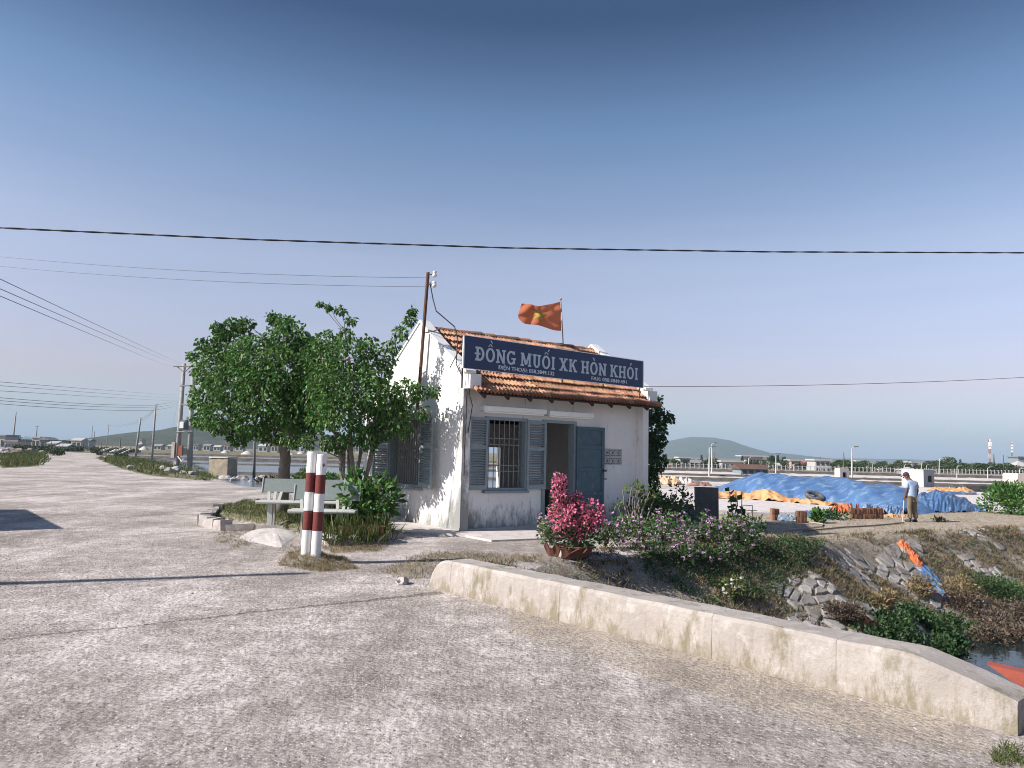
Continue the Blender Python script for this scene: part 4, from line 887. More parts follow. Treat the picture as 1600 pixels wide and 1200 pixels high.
# ------------------------------------------------------------------ striped bollards
M_bw = mk('bollard_white', (0.78, 0.77, 0.75), (0.66, 0.65, 0.63), 5, 0.6, 0.3, 40, stain=((0.35, 0.30, 0.26), 9, 0.68))
M_br = mk('bollard_red', (0.17, 0.034, 0.028), (0.12, 0.026, 0.024), 9, 0.65, 0.3, 40, stain=((0.45, 0.25, 0.22), 14, 0.62))
def bollard(px, py, tx, ty, label):
    a = hit(px, py); b = at(tx, ty, a.y + .06); root = thing('striped_bollard', a, label, 'bollard', 'striped bollards on the mound'); d = b - a; L = d.length; rot = Vector((0, 0, 1)).rotation_difference(d).to_matrix().to_4x4()
    cuts = [-.15 / L, .225, .415, .60, .79, 1.0]
    for k, (s0, s1) in enumerate(zip(cuts, cuts[1:])):
        mt = (M_bw, M_br)[k % 2]; prof = [(.074, s0 * L + .001), (.074, s1 * L - .001)]
        if k == 4: prof = [(.074, s0 * L + .001), (.074, L - .012), (.068, L), (.052, L), (.052, L - .35), (0, L - .35)]
        MB().lathe(prof, n=20, M=rot).build('band', mt, root, k != 4)
    q = rot @ Vector((0.045, -.058, L - .16)); MB().blob(q, (.02, .02, .03), 1, 0).build('hole', M_dark, root) if tx > 495 else None
bollard(478, 864, 488.5, 706, 'left striped bollard, slightly behind the one with the dark hole')
bollard(493.5, 865, 503.5, 710, 'right striped bollard with a dark hole near its white top')

# ------------------------------------------------------------------ bougainvillea in a broken clay pot and the stone drum beside it
pb = hit(898, 870); pot = thing('broken_pot', pb, 'broken wide clay pot on the sandy ground by the house apron', 'pot')
MB().lathe([(.0, .0), (.2, .0), (.23, .03), (.31, .15), (.33, .18), (.315, .2), (.29, .19), (.27, .16), (.2, .06), (0, .06)], n=20).build('bowl', M_pot, pot, True)
def shard(c, rz, rx, w, h):
    V = []; n_ = 7
    for d_ in (0, .022):
        for k in range(n_):
            a = (k / (n_ - 1) - .5) * w / .32
            for z, ro in ((0, .30), (h * (.8 + .25 * math.sin(k * 2.1 + rz)), .36)): V.append(((ro - d_) * math.sin(a), -(ro - d_) * math.cos(a) + .33, z))
    F = []
    for k in range(n_ - 1): a = 2 * k; b = 2 * n_ + 2 * k; F += [(a, a + 2, a + 3, a + 1), (b + 2, b, b + 1, b + 3), (a + 1, a + 3, b + 3, b + 1), (a + 2, a, b, b + 2)]
    F += [(0, 1, 2 * n_ + 1, 2 * n_), (2 * n_ - 1, 2 * n_ - 2, 4 * n_ - 2, 4 * n_ - 1)]
    o = MB().add(V, F).build('shard', M_pot, pot); o.location = c; o.rotation_euler = (rx, 0, rz)
shard((-.36, -.16, .01), R(-30), R(14), .34, .24); shard((-.05, -.42, .01), R(6), R(18), .42, .2)
dr = hit(891, 871) + Vector((0, -.05, .085)); tag(MB().lathe([(0, -.2), (.08, -.2), (.09, -.17), (.09, .17), (.08, .2), (.045, .2), (.04, .12), (0, .12)], n=14, M=Matrix.Rotation(R(90), 4, 'Y') @ Matrix.Rotation(R(-20), 4, 'X')).build('stone_drum', M_rock, origin=None), 'short pale stone drum lying in front of the broken pot', 'stone').location = dr
bb = pb + Vector((0, .0, .18)); bg_ = thing('bougainvillea', bb, 'magenta bougainvillea in the broken pot before the doorway', 'flowering shrub')
sm2 = MB(); cl = [(872, 752, 10), (876, 772, 12), (880, 790, 14), (872, 800, 15), (890, 795, 14), (900, 782, 10), (885, 815, 16), (905, 812, 16), (878, 825, 12), (925, 800, 16), (928, 815, 13), (912, 828, 12), (897, 830, 12)]
fl = MB(); lf = MB()
for px, py, rp in cl:
    c = at(px, py, bb.y + random.uniform(-.12, .12)) - bb; r = rp * bb.y / FPX; limb(sm2, (random.uniform(-.05, .05), 0, 0), c, .012, .005, .12, 5)
    P, d = cloud(c, r, int(34 + 1150 * r), .0); P = np.asarray(c) + (P - np.asarray(c)) * 1.2; fl.leaves(P, d + rng.normal(size=P.shape) * .6, .055 * rng.uniform(.7, 1.3, len(P)), .8, .3)
    P, d = cloud(c, r * 1.1, int(14 + 500 * r), .2); lf.leaves(P, d + rng.normal(size=P.shape) * .6, .06 * rng.uniform(.7, 1.3, len(P)), .6, .3)
P, d = cloud((0, 0, .14), (.46, .46, .2), 420, .2); lf.leaves(P, d + np.array((0, 0, .4)), .08 * rng.uniform(.7, 1.3, len(P)), .5, .3)
sm2.build('stem', M_barkd, bg_); tag(fl.build('flower', M_magenta, bg_), kind='stuff'); lf.build('foliage', M_leafd, bg_)
# ------------------------------------------------------------------ flowering plants and ground cover on the near part of the bank
gp = 'mauve flowering plants along the top of the bank'
fp = [(862, 852, .26, .32, 'mauve flowering plant left of the broken pot'), (850, 842, .15, .3, 'thin mauve sprig against the house front left of the pot'), (945, 858, .25, .3, 'mauve flowering plant just right of the broken pot'), (975, 850, .32, .34, 'mauve bush under the frangipani stems at the house corner'), (1005, 852, .36, .36, 'mauve bush right of the frangipani before the house end'), (1035, 848, .4, .38, 'mauve bush below the shaded undergrowth by the sapling'), (1065, 850, .4, .36, 'mauve bush at the left foot of the dark slab'), (1095, 848, .4, .36, 'mauve bush right before the dark slab'), (1125, 852, .4, .34, 'mauve bush at the right foot of the dark slab'), (1150, 848, .36, .32, 'mauve bush in front of the broadleaf plant'), (1020, 872, .34, .17, 'lower mauve bush below the frangipani on the slope'), (1060, 876, .34, .17, 'lower mauve bush below the sapling on the slope'), (1100, 878, .34, .17, 'lower mauve bush straight below the dark slab'), (1140, 872, .34, .16, 'lower mauve bush below the broadleaf plant on the slope'), (1170, 862, .3, .24, 'outermost mauve bush at the right end of the dense bed')]
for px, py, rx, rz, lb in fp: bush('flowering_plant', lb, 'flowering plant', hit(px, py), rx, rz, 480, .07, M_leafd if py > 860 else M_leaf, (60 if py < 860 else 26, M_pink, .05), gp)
bush('flowering_plant', 'small white flowered plant behind the low wall at mid length', 'flowering plant', hit(1146, 945), .22, .30, 220, .075, M_leafy, (16, M_wpet, .05))
def onbank(p): return inside(p, CANAL)
g_ = MB(); cov = px_poly((960, 866), (1060, 856), (1190, 850), (1290, 845)) ; pa = [Vector(q) for q in cov] + [hit(1250, 900).xy, hit(1180, 940).xy, hit(1120, 950).xy, hit(1040, 912).xy]
sp = scatter(pa, 1900, lambda p: mnoise.noise(Vector((p.x * 1.1, p.y * 1.1, 4))) > -.25); C_ = np.array(sp); k = 6
P = np.repeat(C_, k, 0) + rng.normal(size=(len(C_) * k, 3)) * np.array((.08, .08, .03)); P[:, 2] += np.abs(rng.normal(size=len(P))) * .055; g_.leaves(P, rng.normal(size=P.shape) * .8 + np.array((0, 0, .5)), .05 * rng.uniform(.6, 1.3, len(P)), .5, .2)
tag(g_.build('ground_cover', M_leafd), 'dark creeping green ground cover on the near bank', kind='stuff')
bpoly = [BANK[1] - bn * .2] + [b - bn * .15 for b in BANK[2:11]] + [Vector((22, 23)), Vector((16, 15)), Vector((10.8, 13.2)), Vector((6.2, 10.5)), Vector((3, 9))]
def veg(p): return mnoise.noise(Vector((p.x * .55, p.y * .55, 7))) + .25 * mnoise.noise(Vector((p.x * 1.9, p.y * 1.9, 2))) < random.uniform(-.25, .12) and zt(p.x, p.y) > -1.95
g_ = MB(); tufts(g_, scatter(bpoly, 3200, veg), .13, 8, .10, .9); tag(g_.build('dry_grass', M_dry), 'dry straw coloured grass over the canal bank', kind='stuff')
g_ = MB(); tufts(g_, scatter(bpoly, 3000, veg), .13, 8, .13, 1.0); tag(g_.build('dead_brush', M_dryd), 'dead brown weeds over the canal bank', kind='stuff')
g_ = MB(); tufts(g_, scatter(bpoly, 1500, veg), .10, 9, .22, 1.0); tag(g_.build('ground_cover', M_leafd), 'scattered green weeds over the canal bank', kind='stuff')
g_ = MB(); tufts(g_, scatter(bpoly, 2600, lambda p: zt(p.x, p.y) > -1.9), .10, 7, .10, 1.1); tag(g_.build('dry_grass', M_dry), 'short straw grass growing thinly between the bank stones', kind='stuff')
g_ = MB(); tufts(g_, scatter(bpoly, 1500, lambda p: zt(p.x, p.y) > -1.9), .09, 8, .16, 1.1); tag(g_.build('dead_brush', M_dryd), 'low dark dead weeds between the bank stones', kind='stuff')
g_ = MB(); tufts(g_, scatter(TAN, 3600), .06, 6, .12, 1.1); tag(g_.build('dry_grass', M_dry), 'sparse dry grass along the dirt path by the tarpaulins', kind='stuff')
g_ = MB(); wp = [hit(*q).xy for q in ((1330, 985), (1380, 962), (1450, 962), (1510, 985), (1530, 1020), (1500, 1035), (1400, 1020))]; sp = np.array(scatter(wp, 1500, lambda p: mnoise.noise(Vector((p.x * 1.3, p.y * 1.3, 8))) + .5 * mnoise.noise(Vector((p.x * 3.3, p.y * 3.3, 8))) > -.12 + .25 * (poly_d(p, wp) < .35))); P = np.repeat(sp, 7, 0) + rng.normal(size=(len(sp) * 7, 3)) * np.array((.09, .09, .04)); P[:, 2] = np.maximum(P[:, 2], WATER_Z) + .04 + np.abs(rng.normal(size=len(P))) * .09
g_.leaves(P, rng.normal(size=P.shape) * .8 + np.array((0, 0, .6)), .085 * rng.uniform(.6, 1.3, len(P)), .55, .2); tag(g_.build('water_weed', M_leafd), 'bright green water plants at the foot of the canal bank', kind='stuff')
for i, (px, py, r, h, mt, lb) in enumerate(((1540, 930, .8, .45, M_leafd, 'dark green bush low on the bank at the right edge'), (1585, 935, .8, .45, M_leaf, 'green leafy bush low on the bank at the picture edge'), (1545, 985, .8, .4, M_dryd, 'dead brown brush overhanging the canal water'), (1590, 975, .8, .4, M_dryd, 'dead brown brush at the water edge at the far right'), (1500, 950, .5, .35, M_dryd, 'dead brown brush beside the green water plants'), (1440, 935, .4, .4, M_dry, 'tall straw grass clump just below the blue cloth'), (1500, 940, .4, .5, M_dry, 'tall leaning straw grass clump by the brown brush'), (1320, 975, .35, .3, M_dryd, 'low brown brush just above the low wall by the water plants'), (1375, 950, .3, .3, M_dry, 'small straw grass clump above the water plants'))):
    bush('bank_bush', lb, 'bush', hit(px, py), r, h * .8, 1500, .065, mt, stems=6)
for px, py, rr3, lb in ((1548, 1003, .45, 'dead brown brush standing in the canal water near the bank'), (1578, 990, .55, 'dead brown brush in the water under the far right bank'), (1600, 1000, .5, 'dead brown brush in the water cut by the right picture edge')):
    bush('bank_bush', lb, 'bush', flat(px, py, WATER_Z) - Vector((0, 0, .05)), rr3, .22, 900, .07, M_dryd, stems=6)
bush('round_bush', 'rounded green bush at the right edge of the salt yard', 'bush', hit(1580, 803), 1.35, .75, 2600, .15, M_leaf)
g_ = MB(); tufts(g_, [tuple(hit(random.uniform(1555, 1600), random.uniform(1165, 1198))) for _ in range(60)], .05, 8, .12, .8); tag(g_.build('green_grass', M_grass), 'green grass beyond the right end of the low wall', kind='stuff')

# ------------------------------------------------------------------ plants, slab and oddments at the corner of the house
def stemplant(name, label, base, tips, leafmat, L, bark, cat='plant', nl=14, r=.02):
    base = Vector(base); root = thing(name, base, label, cat); m = MB(); lf = MB()
    for px, py, lv in tips:
        c = at(px, py, base.y + random.uniform(-.2, .2)) - base; limb(m, (random.uniform(-.04, .04), 0, -.03), c, r, r * .6, .12, 6)
        if lv: P, d = cloud(c, .05 + .02 * lv, nl, .1); lf.leaves(P, d + np.array((0, 0, .2)), L * rng.uniform(.6, 1.2, len(P)), .45, .3)
    m.build('stem', bark, root)
    if lf.v: lf.build('foliage', leafmat, root)
    return root
b = hit(988, 842)
stemplant('frangipani', 'bare stemmed frangipani with few green leaf tufts at the house corner', b, [(965, 787, 1), (973, 764, 0), (986, 762, 3), (996, 766, 4), (1000, 776, 0), (1008, 766, 6), (1015, 768, 6), (1000, 793, 3), (990, 775, 0), (1024, 775, 4), (980, 790, 0)], M_leafy, .14, M_bark)
b = hit(1050, 822); stemplant('sapling', 'thin leafy sapling between the house and the dark slab', b, [(1058, 765, 5), (1036, 782, 3), (1066, 772, 3), (1075, 778, 2), (1030, 790, 5), (1045, 797, 5), (1020, 800, 5), (1060, 800, 3)], M_leafd, .13, M_barkd, nl=20, r=.012)
sp_ = hit(1104, 818); sl_ = thing('concrete_slab', sp_, 'upright dark grey concrete slab standing in the flower bed', 'slab', rz=R(8))
ww = 36 * sp_.y / FPX; hh = 56 * sp_.y / FPX; M_slab = mk('dark_concrete', (0.085, 0.085, 0.085), (0.13, 0.125, 0.12), 5, 0.9, 0.5, 30)
MB().bx((0, 0, hh / 2), (ww, .14, hh), jit=.012).build('slab', M_slab, sl_)
o = MB().bx((0, 0, .0), (.26, .26, .26), 0, R(45), R(10)).build('brick_block', M_pot); o.location = at(1076, 797, sp_.y + .5); tag(o, 'red brick block tilted on its corner left of the dark slab', 'brick')
o = MB().blob((0, 0, .22), (.45, .3, .26), 2, .4, 3).build('blue_bag', mk('dull_blue_sack', (.05, .08, .14), (.07, .1, .16), 5, .7)); o.location = hit(1066, 818); tag(o, 'dull blue sack lying left of the dark slab', 'sack')
o = MB().tube([at(1001, 773, 18.9), at(1016, 786, 18.4), at(1024, 800, 18.2)], .07, 8).build('old_beam', M_dark); tag(o, 'dark leaning timber against the right end of the house', 'timber')
b = hit(1148, 826); cr = thing('broadleaf_plant', b, 'dark plant with large rounded leaves right of the dark slab', 'plant')
st2 = MB(); tops = [at(1140, 768, b.y) - b, at(1152, 782, b.y + .1) - b, at(1163, 795, b.y - .1) - b]
for t_ in tops: limb(st2, (0, 0, -.05), t_, .022, .012, .06, 6)
st2.build('stem', M_barkd, cr)
for k in range(30):
    t_ = tops[k % 3]; p_ = t_ * random.uniform(.35, 1.02); d_ = Vector((random.uniform(-1, 1), random.uniform(-.7, .7), random.uniform(-.2, .7)))
    MB().leaves([tuple(p_)], [tuple(d_)], [random.uniform(.16, .26)], .72, .25).build('leaf', M_leafd, cr)
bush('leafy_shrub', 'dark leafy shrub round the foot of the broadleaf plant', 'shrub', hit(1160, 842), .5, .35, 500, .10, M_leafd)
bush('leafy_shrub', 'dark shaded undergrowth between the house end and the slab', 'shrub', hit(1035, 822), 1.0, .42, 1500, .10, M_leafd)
rb_ = hit(1160, 824); rr_ = thing('steel_rods', rb_, 'rusty reinforcing rods standing up by the broadleaf plant', 'rods')
for px in (1150, 1159): MB().tube([at(px, 836, rb_.y) - rb_, at(px, 768, rb_.y) - rb_], .012, 5).build('rod', M_rust, rr_)
MB().tube([at(1158, 789, rb_.y) - rb_, at(1176, 790, rb_.y) - rb_, at(1176, 812, rb_.y) - rb_], .012, 5).tube([at(1160, 797, rb_.y) - rb_, at(1183, 798, rb_.y) - rb_], .01, 5).build('rod', M_rust, rr_)

# ------------------------------------------------------------------ tarpaulins over the salt heaps
def tarp_mat(name, c1, c2, c3):
    m = mk(name, c1, c2, 0.5, 0.45, 0.25, 2.2, spec=0.45, c3=c3, stretch=(1, 1.3, 1.5)); return m
M_tb = tarp_mat('blue_tarpaulin', (0.045, 0.10, 0.25), (0.09, 0.18, 0.32), (0.22, 0.31, 0.40))
M_to = tarp_mat('orange_tarpaulin', (0.50, 0.265, 0.11), (0.58, 0.35, 0.18), (0.50, 0.19, 0.05))
M_or = tarp_mat('orange_cloth', (0.48, 0.135, 0.045), (0.38, 0.10, 0.035), (0.56, 0.22, 0.10))
def folds(x, y, s): return .6 * mnoise.ridged_multi_fractal(Vector((x, y, s)), 1, 2, 4, 1, 2) - .6
def tarp(name, label, front, ridge, mat, seed, dY=3.0, nz=.16, cat='tarpaulin'):
    fx = [q[0] for q in front]; fy = [q[1] for q in front]; rx = [q[0] for q in ridge]; ry = [q[1] for q in ridge]; n, k = 150, 34; x0, x1 = fx[0], fx[-1]; V = []; F = []; org = hit((x0 + x1) / 2, float(np.interp((x0 + x1) / 2, fx, fy)))
    for i in range(n + 1):
        px = x0 + (x1 - x0) * i / n; a = hit_base(px, float(np.interp(px, fx, fy)) + .35 * mnoise.noise(Vector((i * .16, seed, 0)))); rt = at(px, float(np.interp(px, rx, ry)), a.y + dY); h = max(.03, rt.z - a.z); d = Vector((rt.x - a.x, rt.y - a.y, 0))
        for j in range(k + 1):
            v = 2 * j / k; p = a + d * v; e = math.sin(math.pi / 2 * min(v, 2 - v)) ** .8 if v < 1 else math.cos(math.pi / 2 * (v - 1)) ** .8
            fold = (-.9 * abs(mnoise.noise(Vector((i * .060 + v * 1.5, v * .7, seed + 2)))) - .5 * abs(mnoise.noise(Vector((i * .13 - v * 2.2, v * 1.3, seed + 7)))) + .25 + mnoise.noise(Vector((i * .045 + v * .9, v * .9, seed))) * 1.0 + mnoise.noise(Vector((i * .10 - v * 1.6, v * 1.2, seed + 5))) * .5 + max(0, mnoise.noise(Vector((i * .19 + v * 3.4, v * .7, seed + 9)))) * .35) * nz * (1.2 - e * .5)
            V.append(Vector((p.x, p.y, a.z - .05 + h * e + fold + .05 * (v < .02))) - org)
    for i in range(n):
        for j in range(k): o = i * (k + 1) + j; F.append((o, o + k + 1, o + k + 2, o + 1))
    o = MB().add(V, F).build(name, mat, smooth=True); o.location = org; return tag(o, label, cat)
tarp('blue_tarpaulin', 'large blue tarpaulin spread over a long salt heap in the yard', [(1116, 769), (1160, 774), (1220, 781), (1300, 788), (1360, 797), (1400, 802), (1440, 804), (1470, 804)], [(1116, 766), (1135, 756), (1160, 745), (1185, 738), (1230, 740), (1300, 745), (1345, 750), (1385, 757), (1420, 764), (1450, 776), (1470, 792)], M_tb, 2, 4.5, .17)
tarp('blue_tarpaulin', 'smaller blue tarpaulin heap at the right behind the standing person', [(1425, 801), (1470, 801), (1510, 801), (1544, 799)], [(1425, 780), (1440, 768), (1462, 765), (1480, 768), (1505, 776), (1525, 787), (1544, 797)], M_tb, 12, 2.5, .2)
tarp('blue_tarpaulin', 'crumpled pale blue tarpaulin hem lying on the ground left of the person', [(1338, 803), (1360, 804), (1400, 804), (1418, 803)], [(1338, 798), (1352, 788), (1370, 790), (1395, 791), (1418, 794)], tarp_mat('faded_tarpaulin', (0.16, 0.24, 0.38), (0.30, 0.38, 0.48), (0.06, 0.12, 0.28)), 22, .6, .25)
tarp('orange_tarpaulin', 'long orange tarpaulin bunched along the foot of the blue heap', [(1122, 779), (1150, 780), (1190, 782), (1240, 786), (1290, 790), (1340, 792)], [(1122, 769), (1145, 766), (1170, 769), (1193, 763), (1212, 768), (1240, 777), (1270, 782), (1300, 784), (1340, 787)], M_to, 31, .8, .22)
tarp('orange_cloth', 'bright orange cloth scraps heaped at the end of the blue tarpaulin fold', [(1296, 800), (1310, 802), (1328, 803), (1342, 800)], [(1296, 793), (1308, 790), (1322, 788), (1332, 789), (1342, 795)], M_or, 41, .5, .3, 'cloth')
tarp('orange_cloth', 'orange cloth lying flat on the ground at the feet of the person', [(1380, 808), (1400, 809), (1418, 808)], [(1380, 804), (1392, 801), (1405, 802), (1418, 804)], M_to, 43, .4, .08, 'cloth')
q = at(1273, 775, hit(1273, 787).y + .75); M_rub = mk('tyre_rubber', (.03, .03, .032), (.16, .15, .14), 5, .85)
prof = [(.36 + .11 * math.cos(6.2832 * k / 12), .10 * math.sin(6.2832 * k / 12)) for k in range(13)]
o = MB().lathe(prof, n=28).build('old_tyre', M_rub, smooth=True); o.location = q; o.rotation_euler = (R(24), R(8), 0); o.scale = (1.0, 1.0, .95); tag(o, 'old tyre holding down the blue tarpaulin', 'tyre')
def crumple(name, label, cat, pxpy, rx, ry, h, mat, seed, rz=0, up=None, N=34):
    c = hit(*pxpy) if up is None else up; V = []; F = []; ca, sa = math.cos(rz), math.sin(rz)
    for i in range(N + 1):
        for j in range(N + 1):
            u, v = i / N * 2 - 1, j / N * 2 - 1; x = u * math.sqrt(1 - v * v / 2) * rx; y = v * math.sqrt(1 - u * u / 2) * ry
            jx = 1 + .35 * mnoise.noise(Vector((u * 2, v * 2, seed))); x *= jx; y *= jx; r2 = min(1, u * u * (1 - v * v / 2) + v * v * (1 - u * u / 2))
            wx, wy = x * ca - y * sa, x * sa + y * ca; z = zt(c.x + wx, c.y + wy) - c.z
            f = abs(mnoise.noise(Vector((u * 3.2, v * 3.2, seed + 3)))) * .8 + abs(mnoise.noise(Vector((u * 7, v * 7, seed)))) * .35
            V.append((wx, wy, z + .015 + h * (1 - r2 ** 2) * (.35 + f)))
    for i in range(N):
        for j in range(N): o = i * (N + 1) + j; F.append((o, o + N + 1, o + N + 2, o + 1))
    o = MB().add(V, F).build(name, mat, smooth=True); o.location = c; return tag(o, label, cat)
s1, s2 = hit(1416, 858), hit(1440, 892); dd = math.atan2((s2 - s1).y, (s2 - s1).x)
crumple('orange_cloth', 'bright orange cloth sprawled on the slope of the canal bank', 'cloth', (1430, 878), .40, .14, .22, M_or, 51, dd)
crumple('orange_cloth', 'bright orange cloth bundle at the top of the bank slope', 'cloth', (1417, 862), .22, .17, .22, M_or, 52, dd + 1)
crumple('blue_cloth', 'blue tarpaulin scrap on the bank stones below the orange cloth', 'cloth', (1462, 914), .75, .26, .12, M_tb, 53, dd + .1)
crumple('orange_cloth', 'small orange scrap under the edge of the blue scrap on the stones', 'cloth', (1462, 926), .5, .1, .06, M_or, 54, dd + .1)
crumple('orange_cloth', 'orange cloth lying low on the bank above the water plants', 'cloth', (1352, 978), .38, .12, .14, M_or, 55, -.1)
crumple('orange_cloth', 'tiny orange scrap among the bright water plants', 'cloth', (1414, 985), .08, .07, .2, M_or, 56)
crumple('blue_cloth', 'blue rag hanging into the canal water', 'cloth', (1497, 1012), .12, .2, .25, M_tb, 57)
M_palem = mk('pale_sheeting', (.62, .58, .55), (.45, .40, .37), 3, .8)
M_blk = mk('black_sheeting', (.02, .022, .025), (.05, .05, .055), 3, .6)
crumple('sheet_heap', 'crumpled pale orange sheet heap behind the house end', 'heap', (1042, 757), 1.0, .7, .75, mk('pale_orange_sheet', (.58, .34, .2), (.66, .45, .3), 2, .8), 61)
crumple('sheet_heap', 'crumpled white sheet heap by the canal water beyond the yard', 'heap', (1068, 757), 1.1, .6, .55, M_palem, 62)
crumple('sheet_heap', 'flat dark and orange heap of sheets left of the blue tarpaulin', 'heap', (1092, 759), .9, .6, .4, mk('brown_sheet', (.34, .18, .12), (.12, .10, .10), 2, .8), 63)
crumple('sheet_heap', 'white sheet scrap close to the right end of the house', 'heap', (1016, 757), .8, .4, .3, M_palem, 64)
crumple('sheet_heap', 'black plastic sheet heap on the white yard at the right', 'heap', (1536, 768), 2.6, .9, .45, M_blk, 65)
crumple('sheet_heap', 'orange sheet beside the black plastic heap', 'heap', (1498, 769), 1.0, .7, .4, M_to, 66)
crumple('sheet_heap', 'pale orange sheet lying right of the little hut', 'heap', (1474, 767), 1.2, .7, .3, M_to, 67)
crumple('sheet_heap', 'long dark blue sheet strewn between the orange sheets', 'heap', (1488, 772), 1.6, .5, .2, M_tb, 68)
crumple('sheet_heap', 'dark sheet scrap right of the black plastic heap', 'heap', (1568, 771), 1.0, .6, .3, M_blk, 69)
# bricks in rows
M_brick = mk('red_brick', (.25, .125, .08), (.17, .09, .06), 6, .9, .3, 40, rand=.3)
BM_ = MB().box(-.05, .05, -.10, .10, 0, .2).mesh('brick', M_brick)
def bricks(px0, px1, py, n, label, two=False):
    a, b_ = hit(px0, py), hit(px1, py); root = thing('brick_stack', a, label, 'bricks', 'brick stacks along the dirt path')
    for k in range(n):
        q = a.lerp(b_, (k + .5) / n) - a
        for lv in range(2 if two else 1): o = inst('brick', BM_, root, q + Vector((0, random.uniform(-.02, .02), lv * .2 - .02)), (random.uniform(-.1, .1), 0, random.uniform(-.15, .15))); o.scale = ((b_ - a).length / n / .1 * .93, 1, 1)
bricks(1205, 1216, 813, 3, 'short stack of red bricks nearest the broadleaf plant', True)
bricks(1245, 1259, 817, 5, 'stack of red bricks at the hose end beside the blue net', True)
bricks(1328, 1378, 811, 17, 'long row of red bricks standing on edge left of the person', True)
crumple('blue_net', 'tangle of faded blue net between the two short brick stacks', 'net', (1236, 814), .45, .25, .3, tarp_mat('faded_net', (.22, .28, .34), (.10, .15, .22), (.4, .42, .42)), 71)
crumple('blue_net', 'small heap of blue sheet between the brick stack and the long brick row', 'net', (1275, 807), .55, .3, .25, M_tb, 72)
bush('small_plant', 'upright spiky green plant by the second brick stack', 'plant', hit(1278, 817), .18, .22, 160, .2, M_leaf, droop=-.5)
bush('small_plant', 'low green weeds left of the long brick row', 'plant', hit(1306, 812), .5, .22, 320, .12, M_leafd)
bush('small_plant', 'low green weed on the path right of the person', 'plant', hit(1470, 815), .3, .1, 120, .1, M_grass)
M_hose = mk('brown_hose', (.13, .095, .07), (.18, .14, .10), 5, .7)
def hose(pts, label, mat=M_hose, r=.022):
    P = []
    for (ax, ay), (bx_, by) in zip(pts, pts[1:]):
        for k in range(6): P.append(hit_base(ax + (bx_ - ax) * k / 6, ay + (by - ay) * k / 6) + Vector((0, 0, .03)))
    tag(MB().tube(P, r, 6).build('hose', mat, origin=P[0]), label, 'hose')
hose([(1412, 818), (1395, 820), (1360, 823), (1320, 825), (1280, 829), (1250, 832)], 'long brown hose lying along the dirt path to the stick')
hose([(1225, 830), (1262, 827), (1284, 824), (1286, 820), (1270, 818), (1240, 815), (1222, 812)], 'pale hose looping back on the path by the brick stacks', mk('pale_hose', (.42, .36, .28), (.34, .29, .22), 5, .7))

# ------------------------------------------------------------------ the person with a stick
M_skin = mk('brown_skin', (.16, .085, .055), (.13, .07, .045), 9, .6)
M_shirt = mk('pale_blue_shirt', (.30, .40, .56), (.38, .47, .62), 6, .85, .3, 14)
M_trous = mk('khaki_trousers', (.19, .15, .10), (.14, .11, .075), 6, .9, .3, 14)
M_cap = mk('dark_cap', (.05, .03, .06), (.07, .04, .06), 6, .8)
M_shoe = mk('dark_shoe', (.03, .028, .028), (.05, .045, .04), 6, .7)
M_hair = mk('dark_hair', (.02, .018, .016), (.03, .026, .024), 20, .7)
def skin(name, verts, edges, radii, mat, parent, sub=2, rootv=0):
    me = bpy.data.meshes.new(name); me.from_pydata(verts, edges, []); o = bpy.data.objects.new(name, me); col.objects.link(o); md = o.modifiers.new('s', 'SKIN')
    for v, r in zip(me.skin_vertices[0].data, radii): v.radius = r if hasattr(r, '__len__') else (r, r); v.use_root = False
    me.skin_vertices[0].data[rootv].use_root = True; md.use_smooth_shade = True
    s2_ = o.modifiers.new('u', 'SUBSURF'); s2_.levels = sub; s2_.render_levels = sub; dg = bpy.context.evaluated_depsgraph_get(); m2 = bpy.data.meshes.new_from_object(o.evaluated_get(dg)); bpy.data.objects.remove(o)
    m2.materials.clear(); m2.materials.append(mat); m2.polygons.foreach_set('use_smooth', [True] * len(m2.polygons)); r = bpy.data.objects.new(name, m2); col.objects.link(r); r.parent = parent; return r
pl = hit(1426, 816); person = thing('person', pl, 'person seen from behind in pale blue shirt and dark cap leaning on a stick', 'person', rz=R(18))
# facing +y (away), head bowed and turned to the left (-x)
vb = [(0, 0, .86), (0, -.01, 1.0), (0, .0, 1.18), (0, .03, 1.33), (-.02, .07, 1.41), (-.06, .12, 1.50), (-.09, .14, 1.56),           # pelvis, spine, neck, head
      (-.17, .02, 1.30), (-.22, .0, 1.06), (-.21, .08, .84), (-.21, .12, .77), (.18, .02, 1.30), (.24, -.01, 1.06), (.25, .06, .83), (.25, .09, .76),
      (-.09, 0, .82), (-.10, .02, .46), (-.10, -.01, .09), (-.11, .10, .04), (.09, 0, .82), (.11, .03, .46), (.13, -.01, .09), (.15, .10, .04)]
rb2 = [(.13, .10), (.14, .10), (.155, .10), (.13, .08), .052, (.078, .09), (.075, .085), .058, .042, .030, (.02, .035), .058, .042, .030, (.02, .035), .085, .058, .04, .035, .085, .058, .04, .035]
eb = [(0, 1), (1, 2), (2, 3), (3, 4), (4, 5), (5, 6), (3, 7), (7, 8), (8, 9), (9, 10), (3, 11), (11, 12), (12, 13), (13, 14), (0, 15), (15, 16), (16, 17), (17, 18), (0, 19), (19, 20), (20, 21), (21, 22)]
